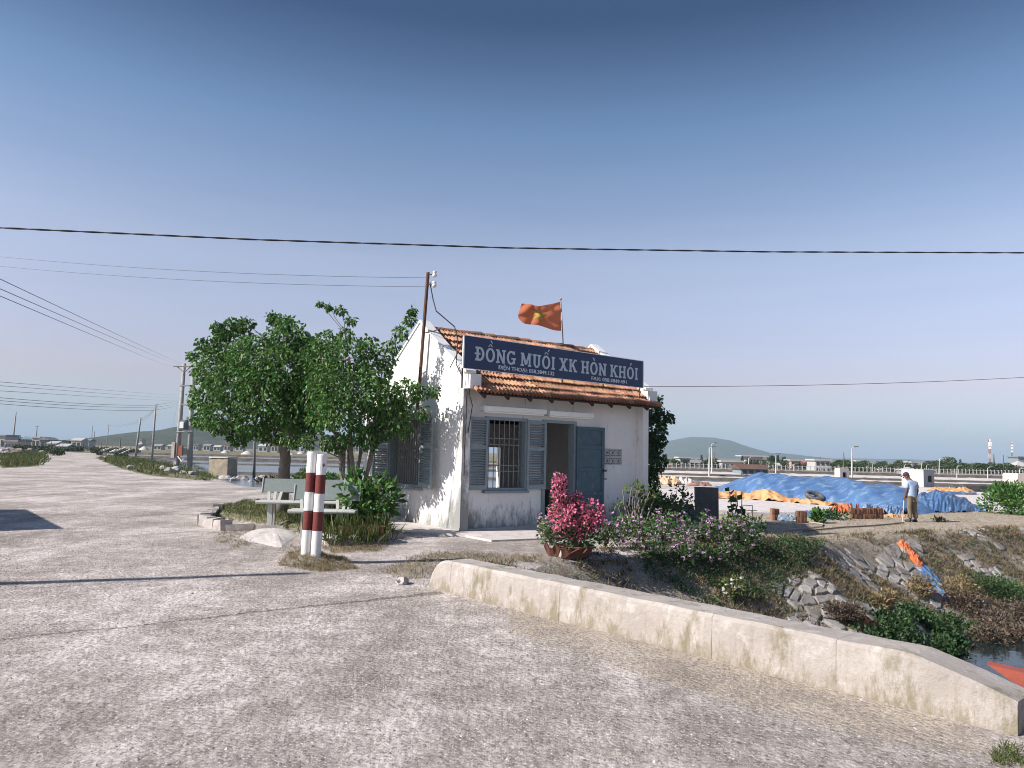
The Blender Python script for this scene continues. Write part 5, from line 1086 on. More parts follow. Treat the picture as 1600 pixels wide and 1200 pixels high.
for hidx, sx in ((10, -1), (14, 1)):
    hx, hy, hz = vb[hidx]
    for k in range(4):
        o_ = -.024 + .016 * k; i0 = len(vb); ln = (.05, .06, .055, .045)[k]; vb += [(hx + .004 * sx, hy + o_, hz - .03), (hx + .002 * sx, hy + o_ + .012, hz - .03 - ln * .6), (hx - .015 * sx, hy + o_ + .012, hz - .03 - ln)]; rb2 += [.009, .008, .007]; eb += [(hidx, i0), (i0, i0 + 1), (i0 + 1, i0 + 2)]
    i0 = len(vb); vb += [(hx - .02 * sx, hy + .03, hz + .01), (hx - .025 * sx, hy + .045, hz - .03)]; rb2 += [.010, .008]; eb += [(hidx, i0), (i0, i0 + 1)]
skin('body', vb, eb, rb2, M_skin, person)
skin('shirt', [(0, 0, .80), (0, -.01, .98), (0, 0, 1.18), (0, .03, 1.335), (-.01, .05, 1.385), (-.175, .02, 1.31), (-.235, .005, 1.10), (.185, .02, 1.31), (.25, -.0, 1.10)], [(0, 1), (1, 2), (2, 3), (3, 4), (3, 5), (5, 6), (3, 7), (7, 8)], [(.19, .135), (.185, .13), (.19, .13), (.16, .10), .07, .082, .075, .082, .075], M_shirt, person, 2, 1)
skin('trousers', [(0, 0, .86), (-.09, 0, .80), (-.105, .025, .46), (-.105, -.01, .10), (.09, 0, .80), (.115, .035, .46), (.135, -.01, .10)], [(0, 1), (1, 2), (2, 3), (0, 4), (4, 5), (5, 6)], [(.14, .115), .102, .085, .075, .102, .085, .075], M_trous, person)
HM = Matrix.Translation((-.09, .14, 1.55)) @ Matrix.Rotation(R(55), 4, 'Z') @ Matrix.Rotation(R(-24), 4, 'X')
def hd(m): m.v = [tuple(HM @ Vector(v)) for v in m.v]; return m
hd(MB().blob((0, -.015, .035), (.074, .10, .085), 2, .04, 2, zmin=None)).build('cap', M_cap, person, True)
hd(MB().bx((0, .12, .03), (.13, .11, .012), rx=R(-12))).build('cap_brim', M_cap, person)
hd(MB().blob((0, -.045, -.02), (.082, .065, .075), 2, .1, 5)).build('hair', M_hair, person, True)
for nm_, c_, r_ in (('nose', (0, .095, -.03), (.016, .025, .024)), ('ear', (-.084, 0, -.03), (.012, .024, .034)), ('ear', (.084, 0, -.03), (.012, .024, .034)), ('mouth', (0, .085, -.075), (.028, .008, .007))): hd(MB().blob(c_, r_, 1, 0)).build(nm_, M_skin, person, True)
for sx in (-1, 1): hd(MB().blob((sx * .034, .085, -.005), (.013, .007, .008), 1, 0)).build('eye', M_hair, person, True)
for sx in (-1, 1): MB().blob((sx * .13 - (.01 if sx < 0 else -.01), .06, .04), (.055, .14, .05), 2, .08, sx).build('shoe', M_shoe, person, True)
pm = Matrix.Rotation(R(18), 4, 'Z'); hw = pl + pm @ Vector((-.215, .13, .70)); tip = hit(1410, 817)
tag(MB().tube([tip + Vector((0, 0, 0)), tip.lerp(hw, .5), hw, hw + (hw - tip) * .1], [.013, .014, .016, .017], 7).build('walking_stick', mk('pale_wood', (.60, .45, .36), (.5, .36, .28), 6, .7), origin=tip), 'pale wooden stick held in the left hand of the person', 'stick')

# ------------------------------------------------------------------ utility poles on the left
M_pole = mk('grey_concrete_pole', (.36, .34, .32), (.26, .245, .235), 3, .9, .3, 20)
M_poled = mk('weathered_pole', (.20, .185, .175), (.14, .13, .125), 3, .9)
POLES = []
def pole(px, py, tx, ty, label, arms=0, r=.13, mat=M_pole, ins=0, cat='utility pole', name='utility_pole', group=None):
    a = hit(px, py); b_ = at(tx, ty, a.y); root = thing(name, a, label, cat, group); d = b_ - a
    MB().tube([(0, 0, -.3), d * .5, d], [r * 1.15, r * .95, r * .7], 8).build('pole', mat, root, True)
    for k in range(arms): q = d * (1 - .035 - .07 * k); MB().bx(q + Vector((0, -.1, 0)), (1.3 - .3 * (arms == 3), .08, .09)).build('crossarm', M_poled, root)
    for k in range(ins): MB().lathe([(.0, .12), (.06, .1), (.07, 0), (0, -.04)], d * (1 - .015 - .035 * k) + Vector((r + .06, -.05, 0)), 8).build('insulator', M_porc, root, True)
    POLES.append((a, b_)); return root
pole(19, 702, 25, 644, 'leaning grey concrete pole nearest the left edge behind the rock pile', 0, .16)
pole(56, 700, 58, 665, 'grey pole in front of the far sheds on the left', 1, .14, M_poled)
pole(142, 701, 144.5, 665, 'pale pole by the end of the dirt road, left of the close pair', 0, .16)
pole(146.5, 700, 147.5, 674, 'thinner dark pole just behind the pale pole by the road end', 0, .16, M_poled)
pole(138, 699, 138.5, 684, 'short dark pole far down the dirt road', 0, .16, M_poled)
pole(166, 703, 170, 663, 'pale pole leaning right above the heap of slabs', 1, .16)
pole(187, 709, 188.5, 681, 'short dark post on the pan side of the slab heap', 0, .14, M_poled)
pole(211, 717, 220, 652, 'leaning concrete pole at the left of the grass verge', 0, .15, ins=4)
pole(237, 720, 243.5, 631, 'tall straight concrete pole in the middle of the grass verge', 0, .15, ins=6)
tpA = hit(283, 733); tf = thing('transformer_station', tpA, 'twin pole transformer station with white and orange boxes on the verge', 'transformer')
ty = tpA.y
def tq(px, py, dy=0): return at(px, py, ty + dy) - tpA
for (x0, y0, x1, y1, r, dy) in ((276, 733, 288, 568, .21, .4), (296, 734, 302, 580, .24, 0)):
    MB().tube([tq(x0, y0 + 4, dy), tq((x0 + x1) / 2, (y0 + y1) / 2, dy), tq(x1, y1, dy)], [r * 1.1, r, r * .75], 9).build('pole', M_pole, tf, True)
m = MB()
for x0, y0, x1, y1 in ((271, 572, 303, 573), (281, 603, 303, 602), (282, 632, 301, 633), (276, 675, 301, 674)): m.tube([tq(x0, y0, -.25), tq(x1, y1, -.25)], .07, 6)
m.tube([tq(277, 573, -.2), tq(287, 581, -.2)], .05, 5).tube([tq(298, 573, -.2), tq(289, 581, -.2)], .05, 5).build('crossarm', M_pole, tf)
MB().bx(tq(289, 664, .2), (.42, .9, .9)).bx(tq(294, 654, .2), (.2, .3, .35)).build('transformer_tank', mk('grey_tank', (.16, .19, .21), (.12, .14, .16), 4, .6), tf)
MB().bx(tq(284.5, 664, -.3), (.36, .3, .62)).build('switch_box', M_white, tf)
o = MB().bx(tq(282.5, 704, -.4), (.34, .3, .95)).build('meter_box', mk('orange_enamel', (.42, .12, .06), (.36, .10, .05), 4, .6), tf)
MB().bx(tq(288, 705, -.3), (.34, .3, .6)).build('grey_box', mk('grey_enamel', (.30, .31, .31), (.25, .26, .26), 4, .6), tf)
MB().bx(tq(271, 703, .3), (.30, .3, 1.5)).build('white_post', M_conc, tf)
MB().bx(tq(274, 726, 0), (.25, .3, .6)).build('pale_base', M_conc, tf); MB().tube([tq(278, 713, -.3), tq(284, 721, -.4), tq(290, 713, -.3)], .07, 7).build('conduit', M_white, tf)
cb = hit(342, 748); cbh = 32 * cb.y / FPX; blk = thing('concrete_block', cb, 'big square weathered concrete block standing by the pan left of the trees', 'block', rz=R(-14))
MB().bx((0, .4, cbh / 2), (40 * cb.y / FPX * .82, 1.1, cbh), jit=.05).build('block', mk('mossy_concrete', (.40, .33, .26), (.27, .235, .18), 2.2, .95, .9, 14, c3=(.16, .17, .07)), blk); MB().bx((0, .4, cbh + .03), (40 * cb.y / FPX * .86, 1.2, .08), jit=.03).build('cap_slab', M_conc, blk)
pole(397, 748, 398, 668, 'thin grey post behind the dense tree at the pan edge', 0, .10, M_poled)
# heap of slabs and rocks
hs = hit(175, 708); hp = thing('slab_heap', hs, 'heap of grey concrete slabs leaning by the poles far down the road', 'slabs')
for k in range(7): q = at(150 + k * 7.5, 706 - (k % 3) * 1.5, hs.y + random.uniform(-1, 1)) - hs; MB().bx(q, (.9, 2.4, .14), R(-50 + random.uniform(-8, 8)), R(28), jit=.03).build('slab', M_conc, hp)
for i, (px, py, r) in enumerate(((6, 709, .9), (16, 707, 1.0), (27, 706, 1.1), (37, 705, 1.2), (45, 704, 1.2), (52, 705, 1.2), (60, 707, 1.0), (32, 709, .9), (48, 709, .9), (12, 712, .7), (66, 710, .7), (22, 711, .7))): put_rock(px, py, (r, r * .8, r * .55), 'dark brown rock in the pile at the left of the dirt road', M_rockd if i % 3 else M_rock, 'rocks in the pile at the left edge')
# off to the left: the pole and the hut whose shadows lie across the road
sd = Vector((math.cos(R(SUN_DIR)), math.sin(R(SUN_DIR)), 0)); k8 = 1 / math.tan(R(SUN_EL))
pb2 = Vector((-2.75, 10.3, 0)) - sd * 7.8 * k8; pr = thing('utility_pole', pb2, 'tall concrete pole left of the picture whose shadow crosses the road', 'utility pole')
MB().tube([(0, 0, -.3), (0, 0, 4), (0, 0, 7.8)], [.15, .12, .085], 10).build('pole', M_pole, pr, True)
pt_ = pb2 + Vector((0, 0, 7.6)); wire([pb2 + Vector((0, 0, 7.2)), (pb2 + Vector((0, 0, 7.2))).lerp(Vector((-17.2, 2.2, 0)), .5), Vector((-17.2, 2.2, 0))], .012, 'stay wire of the pole left of the picture')
def hut(name, loc, rz, w, d, h, label, wins=(), mat=M_plas, tilt=.12, cat='hut'):
    root = thing(name, loc, label, cat, rz=rz)
    m = MB(); t = .14; hs_ = sorted(wins)
    wall_x(m, -d / 2, -d / 2 + t, -w / 2, w / 2, -.2, h, [(u0, u1, z0, z1) for u0, u1, z0, z1 in wins])
    m.box(-w / 2, -w / 2 + t, -d / 2 + t, d / 2, -.2, h - .001).box(w / 2 - t, w / 2, -d / 2 + t, d / 2, -.2, h - .001).box(-w / 2 + t, w / 2 - t, d / 2 - t, d / 2, -.2, h - .002)
    m.build('wall', mat, root); MB().box(-w / 2 + .02, w / 2 - .02, -d / 2 + .02, d / 2 - .02, h + .001, h + .1).build('roof', M_conc, root)
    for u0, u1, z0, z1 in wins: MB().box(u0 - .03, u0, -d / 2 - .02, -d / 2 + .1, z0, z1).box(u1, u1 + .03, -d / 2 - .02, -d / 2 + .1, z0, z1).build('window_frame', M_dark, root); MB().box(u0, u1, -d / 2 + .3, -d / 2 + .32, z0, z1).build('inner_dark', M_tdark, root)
    return root
hk_ = Vector((-9.4, 15.05, 0)) - sd * 3.4 * k8
hut('roadside_hut', hk_ + Vector((-2.6, .55, 0)), R(-50), 5.2, 4.0, 3.3, 'concrete hut left of the picture whose shadow falls on the road')

# ------------------------------------------------------------------ the small huts and posts in the salt yard
hp_ = hit(1446, 763); M_pinkw = mk('pink_white_plaster', (.50, .42, .385), (.56, .50, .47), 1.5, .9, .3, 10, stain=((.55, .32, .24), 1.5, .62))
hut('yard_hut', hp_ + Vector((0, 1.2, 0)), R(28), 1.55, 2.1, 1.55, 'small pinkish white hut with one square window behind the person', [(-.1, .32, .55, 1.12)], M_pinkw)
hp_ = hit(1321, 748); hut('yard_hut', hp_ + Vector((0, 1, 0)), R(10), 1.3, 1.2, 1.2, 'tiny white hut with a dark doorway behind the top of the blue tarpaulin', [(-.25, .15, 0, .8)], M_pinkw)
hp_ = hit(1603, 770); hut('yard_hut', hp_ + Vector((.5, 1, 0)), R(5), 2.0, 1.5, 1.3, 'pinkish wall of a hut cut off by the right edge of the picture', [], M_pinkw)
M_redp = mk('rust_red_paint', (.36, .09, .06), (.28, .07, .05), 4, .7, .3, 30); q = Vector((*(WALL_B - WD * .30 + WN * .50), .22))
m = MB(); m.prism([(0, 0, .07), (.2, .01, .05), (.5, .0, .02), (.62, 0, -.08), (.4, 0, -.12), (.14, 0, -.02)], (0, .12, .0)); o = m.build('red_panel', M_redp); MB().lathe([(.0, .004), (.03, .004), (.033, 0), (.0, -.004)], (.42, -.006, -.045), 12, M=Matrix.Rotation(R(90), 4, 'X')).build('dark_hole', M_dark, o); MB().tube([(.4, .06, -.1), (.4, .06, -1.3)], .03, 6).build('stake', M_dark, o)
o.location = q; o.rotation_euler.z = math.atan2(WD.y, WD.x) + .25; tag(o, 'rusty red metal plate poking out behind the right end of the low wall', 'metal plate')

# ------------------------------------------------------------------ far town: houses
M_fw = [mk('far_white', (.44, .43, .42), (.36, .355, .35), .3, .9), mk('far_cream', (.40, .35, .27), (.34, .30, .24), .3, .9), mk('far_pink', (.44, .34, .31), (.38, .29, .26), .3, .9), mk('far_grey', (.20, .24, .27), (.17, .2, .23), .3, .9)]
M_fr = [mk('far_red_roof', (.34, .10, .08), (.28, .09, .07), .5, .9), mk('far_grey_roof', (.26, .26, .27), (.20, .20, .21), .5, .8), M_fw[0], mk('far_teal_roof', (.14, .22, .23), (.12, .19, .2), .5, .8), mk('far_rust_roof', (.15, .085, .06), (.10, .06, .05), .5, .9)]
M_glass = mk('dark_window', (.04, .05, .06), (.06, .07, .08), 3, .2)
def house_far(x0, x1, yt, Y, wm, rm_, label, roof_='gable', wins=3, floors=1, g=None, dep=1.0, over=.3, rot=0.0, door_=False):
    zb = z_base(at((x0 + x1) / 2, 700, Y).x, Y); a = at(x0, yt, Y); b_ = at(x1, yt, Y); w = b_.x - a.x; h = max(1.5, (a.z + b_.z) / 2 - zb); c = Vector(((a.x + b_.x) / 2, Y, zb)); root = thing('far_house', c, label, 'house', g, rz=rot)
    rh = 0 if roof_ == 'flat' else min(h * .35, w * .25) if roof_ != 'pyramid' else h * .4; wh = h - rh; d = max(4, w * .7) * dep
    MB().box(-w / 2, w / 2, 0, d, -.5, wh).build('wall', M_fw[wm], root)
    m = MB()
    if roof_ == 'flat': m.box(-w / 2 - over, w / 2 + over, -over, d + over, wh + .001, wh + .3)
    elif roof_ == 'gable': m.prism([(-w / 2 - over, -over, wh - .1), (-w / 2 - over, d / 2, wh + rh), (-w / 2 - over, d + over, wh - .1)], (w + 2 * over, 0, 0))
    elif roof_ == 'front': m.prism([(-w / 2 - over, -over, wh - .1), (w / 2 + over, -over, wh - .1), (0, -over, wh + rh)], (0, d + 2 * over, 0))
    else: m.add([(-w / 2 - over, -over, wh), (w / 2 + over, -over, wh), (w / 2 + over, d + over, wh), (-w / 2 - over, d + over, wh), (0, d / 2, wh + rh)], [(0, 1, 4), (1, 2, 4), (2, 3, 4), (3, 0, 4), (3, 2, 1, 0)])
    m.build('roof', M_fr[rm_], root)
    for f in range(floors):
        for k in range(wins):
            x = -w / 2 + w * (k + .5) / wins; z = wh / floors * (f + .42); ws = min(.9, w / wins * .28); hs2 = min(1.0, wh / floors * .3)
            o = MB().box(x - ws, x + ws, -.06, .0 - .001, z - hs2 * .6, z + hs2).build('window', M_glass, root)
    return root
HF = house_far
HF(-6, 8, 681.5, 150, 0, 1, 'white house with two dark windows at the left edge', 'flat', 2)
HF(8, 27, 690, 140, 0, 1, 'low white wall building beside the left edge pole', 'flat', 4)
HF(34, 50, 682, 210, 3, 3, 'dark roofed house left of the white fronted shed', 'gable', 2)
HF(50, 62, 684, 190, 0, 2, 'white fronted part of the long shed at the left', 'flat', 2)
HF(62, 76, 683, 185, 3, 1, 'grey gable end of the long shed at the left', 'front', 1)
HF(74, 87, 689, 175, 0, 2, 'low white barrel roofed store right of the grey gable', 'gable', 2)
HF(89, 104, 693, 170, 3, 2, 'low pale roofed shelter near the road end', 'gable', 2)
HF(112, 127, 684, 230, 0, 2, 'bright white house up the rise by the road end', 'gable', 2)
HF(126, 139, 685.5, 240, 0, 3, 'pale house with teal roof behind the road poles', 'gable', 2)
lbh = ['small pale house below the dark hill, ' + q_ for q_ in ('between the two verge poles', 'with a raised tower between the verge poles', 'just right of the tall verge pole', 'left of the transformer poles', 'right of the transformer poles', 'left of the concrete block', 'above the concrete block', 'right of the concrete block', 'left of the thin grey post', 'between the thin post and the stout trunk', 'left of the stout trunk', 'right of the stout trunk', 'above the striped bollards', 'right of the striped bollards', 'right of the slender stems')]
for i, (x0, x1, yt, wm, r) in enumerate(((213, 221, 689, 0, 'gable'), (218, 224, 684, 0, 'flat'), (240, 254, 690, 0, 'gable'), (262, 272, 691, 1, 'gable'), (302, 312, 692, 0, 'flat'), (318, 330, 690, 0, 'gable'), (334, 346, 692, 0, 'gable'), (350, 362, 691, 2, 'flat'), (368, 382, 690, 0, 'gable'), (404, 420, 690, 0, 'gable'), (424, 436, 692, 1, 'flat'), (462, 478, 689, 0, 'gable'), (500, 514, 690, 0, 'flat'), (516, 530, 691, 0, 'gable'), (556, 568, 688, 0, 'gable'))):
    HF(x0, x1 - 2, yt + 3.5, 330 + (i * 37) % 60, wm, 1 if i % 3 else 2, lbh[i], r, 2, g='small houses below the hill across the pans')
HF(1012, 1032, 723, 118, 0, 2, 'small white gatehouse with a red door beyond the house end', 'flat', 2)
HF(1062, 1078, 716, 165, 0, 2, 'white two storey villa with balcony left of the lamp pair', 'flat', 2, 2)
HF(1076, 1098, 719, 170, 0, 1, 'stepped white block joined to the two storey villa', 'gable', 3, 2)
HF(1128, 1160, 731, 150, 0, 2, 'long low white building behind the fence in the middle', 'flat', 7)
HF(1166, 1192, 713.5, 190, 0, 2, 'flat roofed white pavilion rising over the trees', 'flat', 5, 1, over=1.2)
HF(1190, 1206, 721, 180, 0, 1, 'sloping roofed white house right of the flat pavilion', 'gable', 3)
HF(1204, 1220, 726, 176, 0, 2, 'small white house under the dark trees', 'gable', 3)
HF(1236, 1252, 720, 185, 2, 2, 'pinkish white house left of the framed building', 'flat', 3, 2)
HF(1252, 1274, 722, 182, 0, 0, 'white house with reddish roof next to the pinkish house', 'gable', 4)
HF(1274, 1297, 720, 140, 0, 2, 'white open framed building behind the blue tarpaulin', 'flat', 3, 2)
HF(1338, 1349, 721, 230, 0, 2, 'distant white block above the palm trees', 'flat', 2)
HF(1380, 1394, 727, 200, 0, 1, 'white gabled house left of the person', 'front', 2)
HF(1420, 1436, 731, 125, 0, 2, 'low white pavilion with a pointed roof behind the hut', 'pyramid', 3)
HF(1425, 1435, 723, 200, 0, 2, 'white turret behind the pointed pavilion', 'flat', 1)
HF(1469, 1482, 729, 190, 2, 2, 'pinkish gable house among the trees right of the hut', 'front', 2)
HF(1497, 1508, 727, 200, 0, 2, 'white gable house under the big tree', 'front', 2)
HF(1535, 1560, 729, 190, 1, 0, 'cream house with a red roof below the mast', 'gable', 4)
HF(1574, 1584, 733, 190, 0, 2, 'white gable house left of the tiered hall', 'front', 1)
HF(1584, 1615, 730, 165, 0, 2, 'white lower hall of the tiered roof building at the right edge', 'pyramid', 4)
HF(1588, 1612, 720, 176, 2, 2, 'tiered hall with an upswept pink roof at the right edge', 'pyramid', 3)
HF(1591, 1606, 715, 195, 3, 3, 'teal roofed tower block behind the tiered hall', 'flat', 3)
fs_ = [at(1155, 737, 105), at(1205, 737, 105)]; HF(1158, 1200, 728, 100, 3, 4, 'low dark shed with a rusty brown roof just above the blue tarpaulin', 'gable', 4)
# white fence of posts and rails
fA, fB = at(985, 735, 112), at(1720, 745, 134); fA.z = fB.z = -.32
fen = thing('white_fence', fA, 'long white fence of thin posts and rails across the far side of the yard', 'fence'); nf = 120
M_fence = mk('fence_white', (.52, .52, .51), (.44, .44, .43), 1, .8)
pmh = MB().box(-.05, .05, -.05, .05, -.4, 1.1).mesh('post', M_fence)
for k in range(nf + 1): inst('post', pmh, fen, (fB - fA) * k / nf)
for z in (.35, .95): MB().tube([Vector((0, 0, z)), (fB - fA) + Vector((0, 0, z))], .035, 5).build('rail', M_fence, fen)
dike((12, 131, -.6), (200, 150, -.6), 26, .28, mk('dry_soil', (.30, .25, .20), (.20, .175, .13), .5, .95, .8, 6, c3=(.42, .38, .34)), 50)
# lamp posts and masts
for px, py, tx, ty, lb, r in ((1108, 746, 1108.5, 700, 'tall white lamp post at the canal, left one of the close pair', .12), (1112, 741, 1112.5, 694, 'taller grey post just right of the white lamp post', .12), (1169, 741, 1170, 716, 'grey lamp post above the rusty shed roof', .09), (1212, 742, 1212.5, 711, 'white lamp post among the dark casuarinas', .09), (1331, 750, 1331.5, 700, 'tall white lamp post with twin lamps above the tarpaulin', .12), (1413, 742, 1413, 727, 'short white pointed post left of the person', .12), (1440, 742, 1440, 724, 'slim white lamp post over the little hut', .07), (1448, 744, 1448, 727, 'second slim lamp post over the little hut, the shorter one', .07), (1467, 746, 1468, 717, 'white street lamp with a long arm right of the hut', .09), (1495, 749, 1495.5, 729, 'white lamp post in the fence line below the big tree', .07), (1543, 750, 1543.5, 731, 'white lamp post in the fence line below the red roof', .07), (1593, 752, 1593.5, 733, 'white lamp post at the right edge before the tiered hall', .07), (1363, 742, 1363, 725, 'grey lamp post left of the dark palms', .07), (1240, 741, 1240, 726, 'grey lamp post before the pinkish house', .07)):
    a = hit(px, py)
    if a.y > 140: a = at(px, py, 120); a.z = -.32
    b_ = at(tx, ty, a.y); root = thing('lamp_post', a, lb, 'lamp post'); d = b_ - a
    MB().tube([(0, 0, -.3), d], [r, r * .6], 7).build('pole', M_fence, root); sx = 1 if 'arm' in lb else .4
    MB().tube([d, d + Vector((1.1 * sx, 0, .18))], r * .4, 5).build('arm', M_fence, root); MB().bx(d + Vector((1.2 * sx, 0, .18)), (.5, .2, .12)).build('lamp_head', M_poled, root)
M_mr = mk('mast_red', (.36, .10, .08), (.3, .09, .07), 1, .7)
for px, py, tx, ty, Y, lb in ((1546.5, 731, 1546.5, 687, 300, 'red and white lattice radio mast over the red roof'), (1582, 742, 1581, 690, 420, 'faint far radio mast near the right edge')):
    a = at(px, py, Y); b_ = at(tx, ty, Y); h = b_.z - a.z; root = thing('radio_mast', a, lb, 'mast')
    for k in range(6):
        m = MB(); w = .32
        for sx, sy in ((-1, -1), (1, -1), (0, 1)): m.tube([(sx * w, sy * w, h * k / 6), (sx * w, sy * w, h * (k + 1) / 6)], .07, 4)
        for j in range(3): z0 = h * (k + j / 3) / 6; z1 = h * (k + (j + 1) / 3) / 6; m.tube([(-w, -w, z0), (w, -w, z1)], .04, 4).tube([(w, -w, z0), (-w, -w, z1)], .07, 4)
        m.build('section', (M_fence, M_mr)[k % 2], root)
    for z, s in ((.98, .3), (.88, .7), (.80, .6), (.70, .4)): MB().lathe([(0, -.3), (s * .8, -.3), (s * .8, .3), (0, .3)], (0, -.8, h * z), 10, M=Matrix.Rotation(R(90), 4, 'X')).build('dish', M_white, root)
# trees beyond the fence and on the left skyline
M_far = leafm('far_foliage', (0.030, 0.060, 0.020), (0.055, 0.085, 0.028), .4, .03, .1)
M_fard = leafm('far_dark_foliage', (0.018, 0.036, 0.018), (0.03, 0.05, 0.024), .4, .02, .1)
def far_tree_meshes(kind):
    tm = MB().tube([(0, 0, -.5), (0, 0, 3), (0, 0, 5.5 if kind != 'palm' else 7)], [.22, .16, .08], 6); cm = MB()
    if kind == 'round':
        for _ in range(9): d = unit(1)[0]; c = (d[0] * 2.2, d[1] * 2.0, 4.2 + d[2] * 1.9); P, dd = cloud(c, (1.7, 1.7, 1.3), 110, .5); cm.leaves(P, dd + rng.normal(size=P.shape) * .5, rng.uniform(.35, .8, len(P)), .7, .3)
    elif kind == 'cone':
        for k in range(9): z = 1.6 + k * .85; r = 1.7 * (1 - k / 10.5); P, dd = cloud((random.uniform(-.3, .3), 0, z), (r, r, .8), 90, .3); cm.leaves(P, dd + np.array((0, 0, .3)), rng.uniform(.4, .8, len(P)), .35, .2)
    elif kind == 'palm':
        for k in range(13):
            a = 6.2832 * k / 13 + random.uniform(-.2, .2); u = random.uniform(.1, 1.0); P = [(math.cos(a) * 2.6 * s, math.sin(a) * 2.6 * s, 7 + u * 1.6 * s - 2.2 * s * s) for s in np.linspace(0, 1, 9)]
            for q in range(8): C = np.repeat(np.array([P[q]]), 6, 0) + rng.normal(size=(6, 3)) * .08; D = np.array(P[q + 1]) - np.array(P[q]); cm.leaves(C, np.array([np.cross(D, (0, 0, 1)) * s + D * .7 - np.array((0, 0, .15)) for s in (-1, 1, -1, 1, -.6, .6)]), np.full(6, .75), .25, .1)
    else:
        for _ in range(6): d = unit(1)[0]; c = (d[0] * 2.6, d[1] * 2, 1.4 + d[2] * .8); P, dd = cloud(c, (1.7, 1.5, 1.1), 120, .5); P[:, 2] = np.maximum(P[:, 2], 0); cm.leaves(P, dd + rng.normal(size=P.shape) * .5, rng.uniform(.35, .7, len(P)), .7, .3)
    return tm.mesh('trunk', M_barkd, True), cm
FT_ = {}
for kind, ht in (('round', 7.2), ('cone', 9.6), ('palm', 8.4), ('scrub', 2.9)):
    t_, c_ = far_tree_meshes(kind); FT_[kind] = (t_, c_.mesh('crown', M_fard if kind == 'cone' else M_far), ht)
FL = {'round': ('round_tree', 'round dark green tree in the row beyond the fence', 'round trees beyond the fence'), 'cone': ('casuarina_tree', 'pointed dark casuarina rising above the far row of trees', 'casuarinas beyond the fence'), 'palm': ('palm_tree', 'small dark palm in the row beyond the fence', 'palms beyond the fence'), 'scrub': ('scrub_bush', 'low green scrub bush at the foot of the far row', 'scrub beyond the fence')}
FLl = {'round': ('round_tree', 'round dark tree among the far sheds on the left', 'trees among the left sheds'), 'scrub': ('scrub_bush', 'dark scrub bush along the left end of the road', 'scrub bushes on the left'), 'cone': FL['cone'], 'palm': FL['palm']}
def far_tree(kind, px, yt, Y, left=False):
    zb = z_base(at(px, 700, Y).x, Y) - .05; t = at(px, yt, Y); s = max(.25, (t.z - zb) / FT_[kind][2]); nm, lb, g = (FLl if left else FL)[kind]
    root = thing(nm, Vector((t.x, Y, zb)), lb, 'bush' if kind == 'scrub' else 'tree', g, random.random() * 6.28); wq = s * random.uniform(.9, 1.25); root.scale = (wq, wq, s)
    inst('trunk', FT_[kind][0], root); inst('crown', FT_[kind][1], root)
x = 1004
while x < 1625:
    far_tree('round', x, random.uniform(716, 727) + (x - 1300) * .014, random.uniform(172, 205)); x += random.uniform(8, 14)
x = 1000
while x < 1625:
    far_tree('round' if random.random() < .55 else 'scrub', x, random.uniform(721, 733) + (x - 1300) * .014, random.uniform(144, 165)); x += random.uniform(12, 22)
for px, yt in ((1040, 709), (1096, 710), (1108, 707), (1160, 711), (1206, 711), (1214, 708), (1223, 714), (1420, 719), (1500, 717), (1226, 713), (1443, 726), (1467, 722)): far_tree('cone', px, yt, 190 + random.uniform(-8, 20))
for px, yt in ((1481, 714), (1476, 722), (1486, 722), (1500, 724), (1524, 725), (1530, 726), (1519, 727), (1205, 712)): far_tree('round', px, yt, 205 + random.uniform(-5, 10))
for px, yt in ((1316, 719), (1372, 723), (1379, 724), (1308, 721), (1364, 725), (1305, 724), (1322, 722), (1385, 726)): far_tree('palm', px, yt, 175 + random.uniform(-8, 12))
for px, yt in ((6, 681), (30, 683), (41, 686), (88, 687), (100, 688), (28, 685), (108, 689)): far_tree('round', px, yt, 230 + random.uniform(-10, 20), True)
for px, yt, Y in ((30, 696, 120), (40, 693, 120), (52, 694, 125), (62, 695, 120), (70, 694, 115), (80, 696, 110), (92, 698, 105), (98, 696, 150), (118, 694, 160), (130, 695, 165), (154, 697, 150), (158, 696, 170), (176, 697, 180), (190, 698, 190), (204, 699, 170), (84, 699, 96), (180, 704, 110), (196, 706, 100), (160, 703, 115)): far_tree('scrub', px, yt + 2.5, Y, True)
# white salt heaps on the far pans
for px, py, r, h in ((225, 701, 2.6, 5.5), (352, 706, 2.2, 5), (386, 708, 3.4, 5.5), (454, 709, 2.2, 3), (486, 708, 2.6, 4), (470, 707, 2, 3.5)):
    a = hit(px, py + 2); s = a.y / FPX; tag(MB().lathe([(r * 3.2 * s, -.2), (r * 2.6 * s, h * .2 * s), (r * 1.2 * s, h * .75 * s), (r * .3 * s, h * s), (0, h * s)], (0, 0, 0), 18).build('salt_heap', M_saltw, smooth=True), 'white cone of harvested salt on the far pans behind the trees', 'salt heap', 'salt heaps on the far pans').location = a

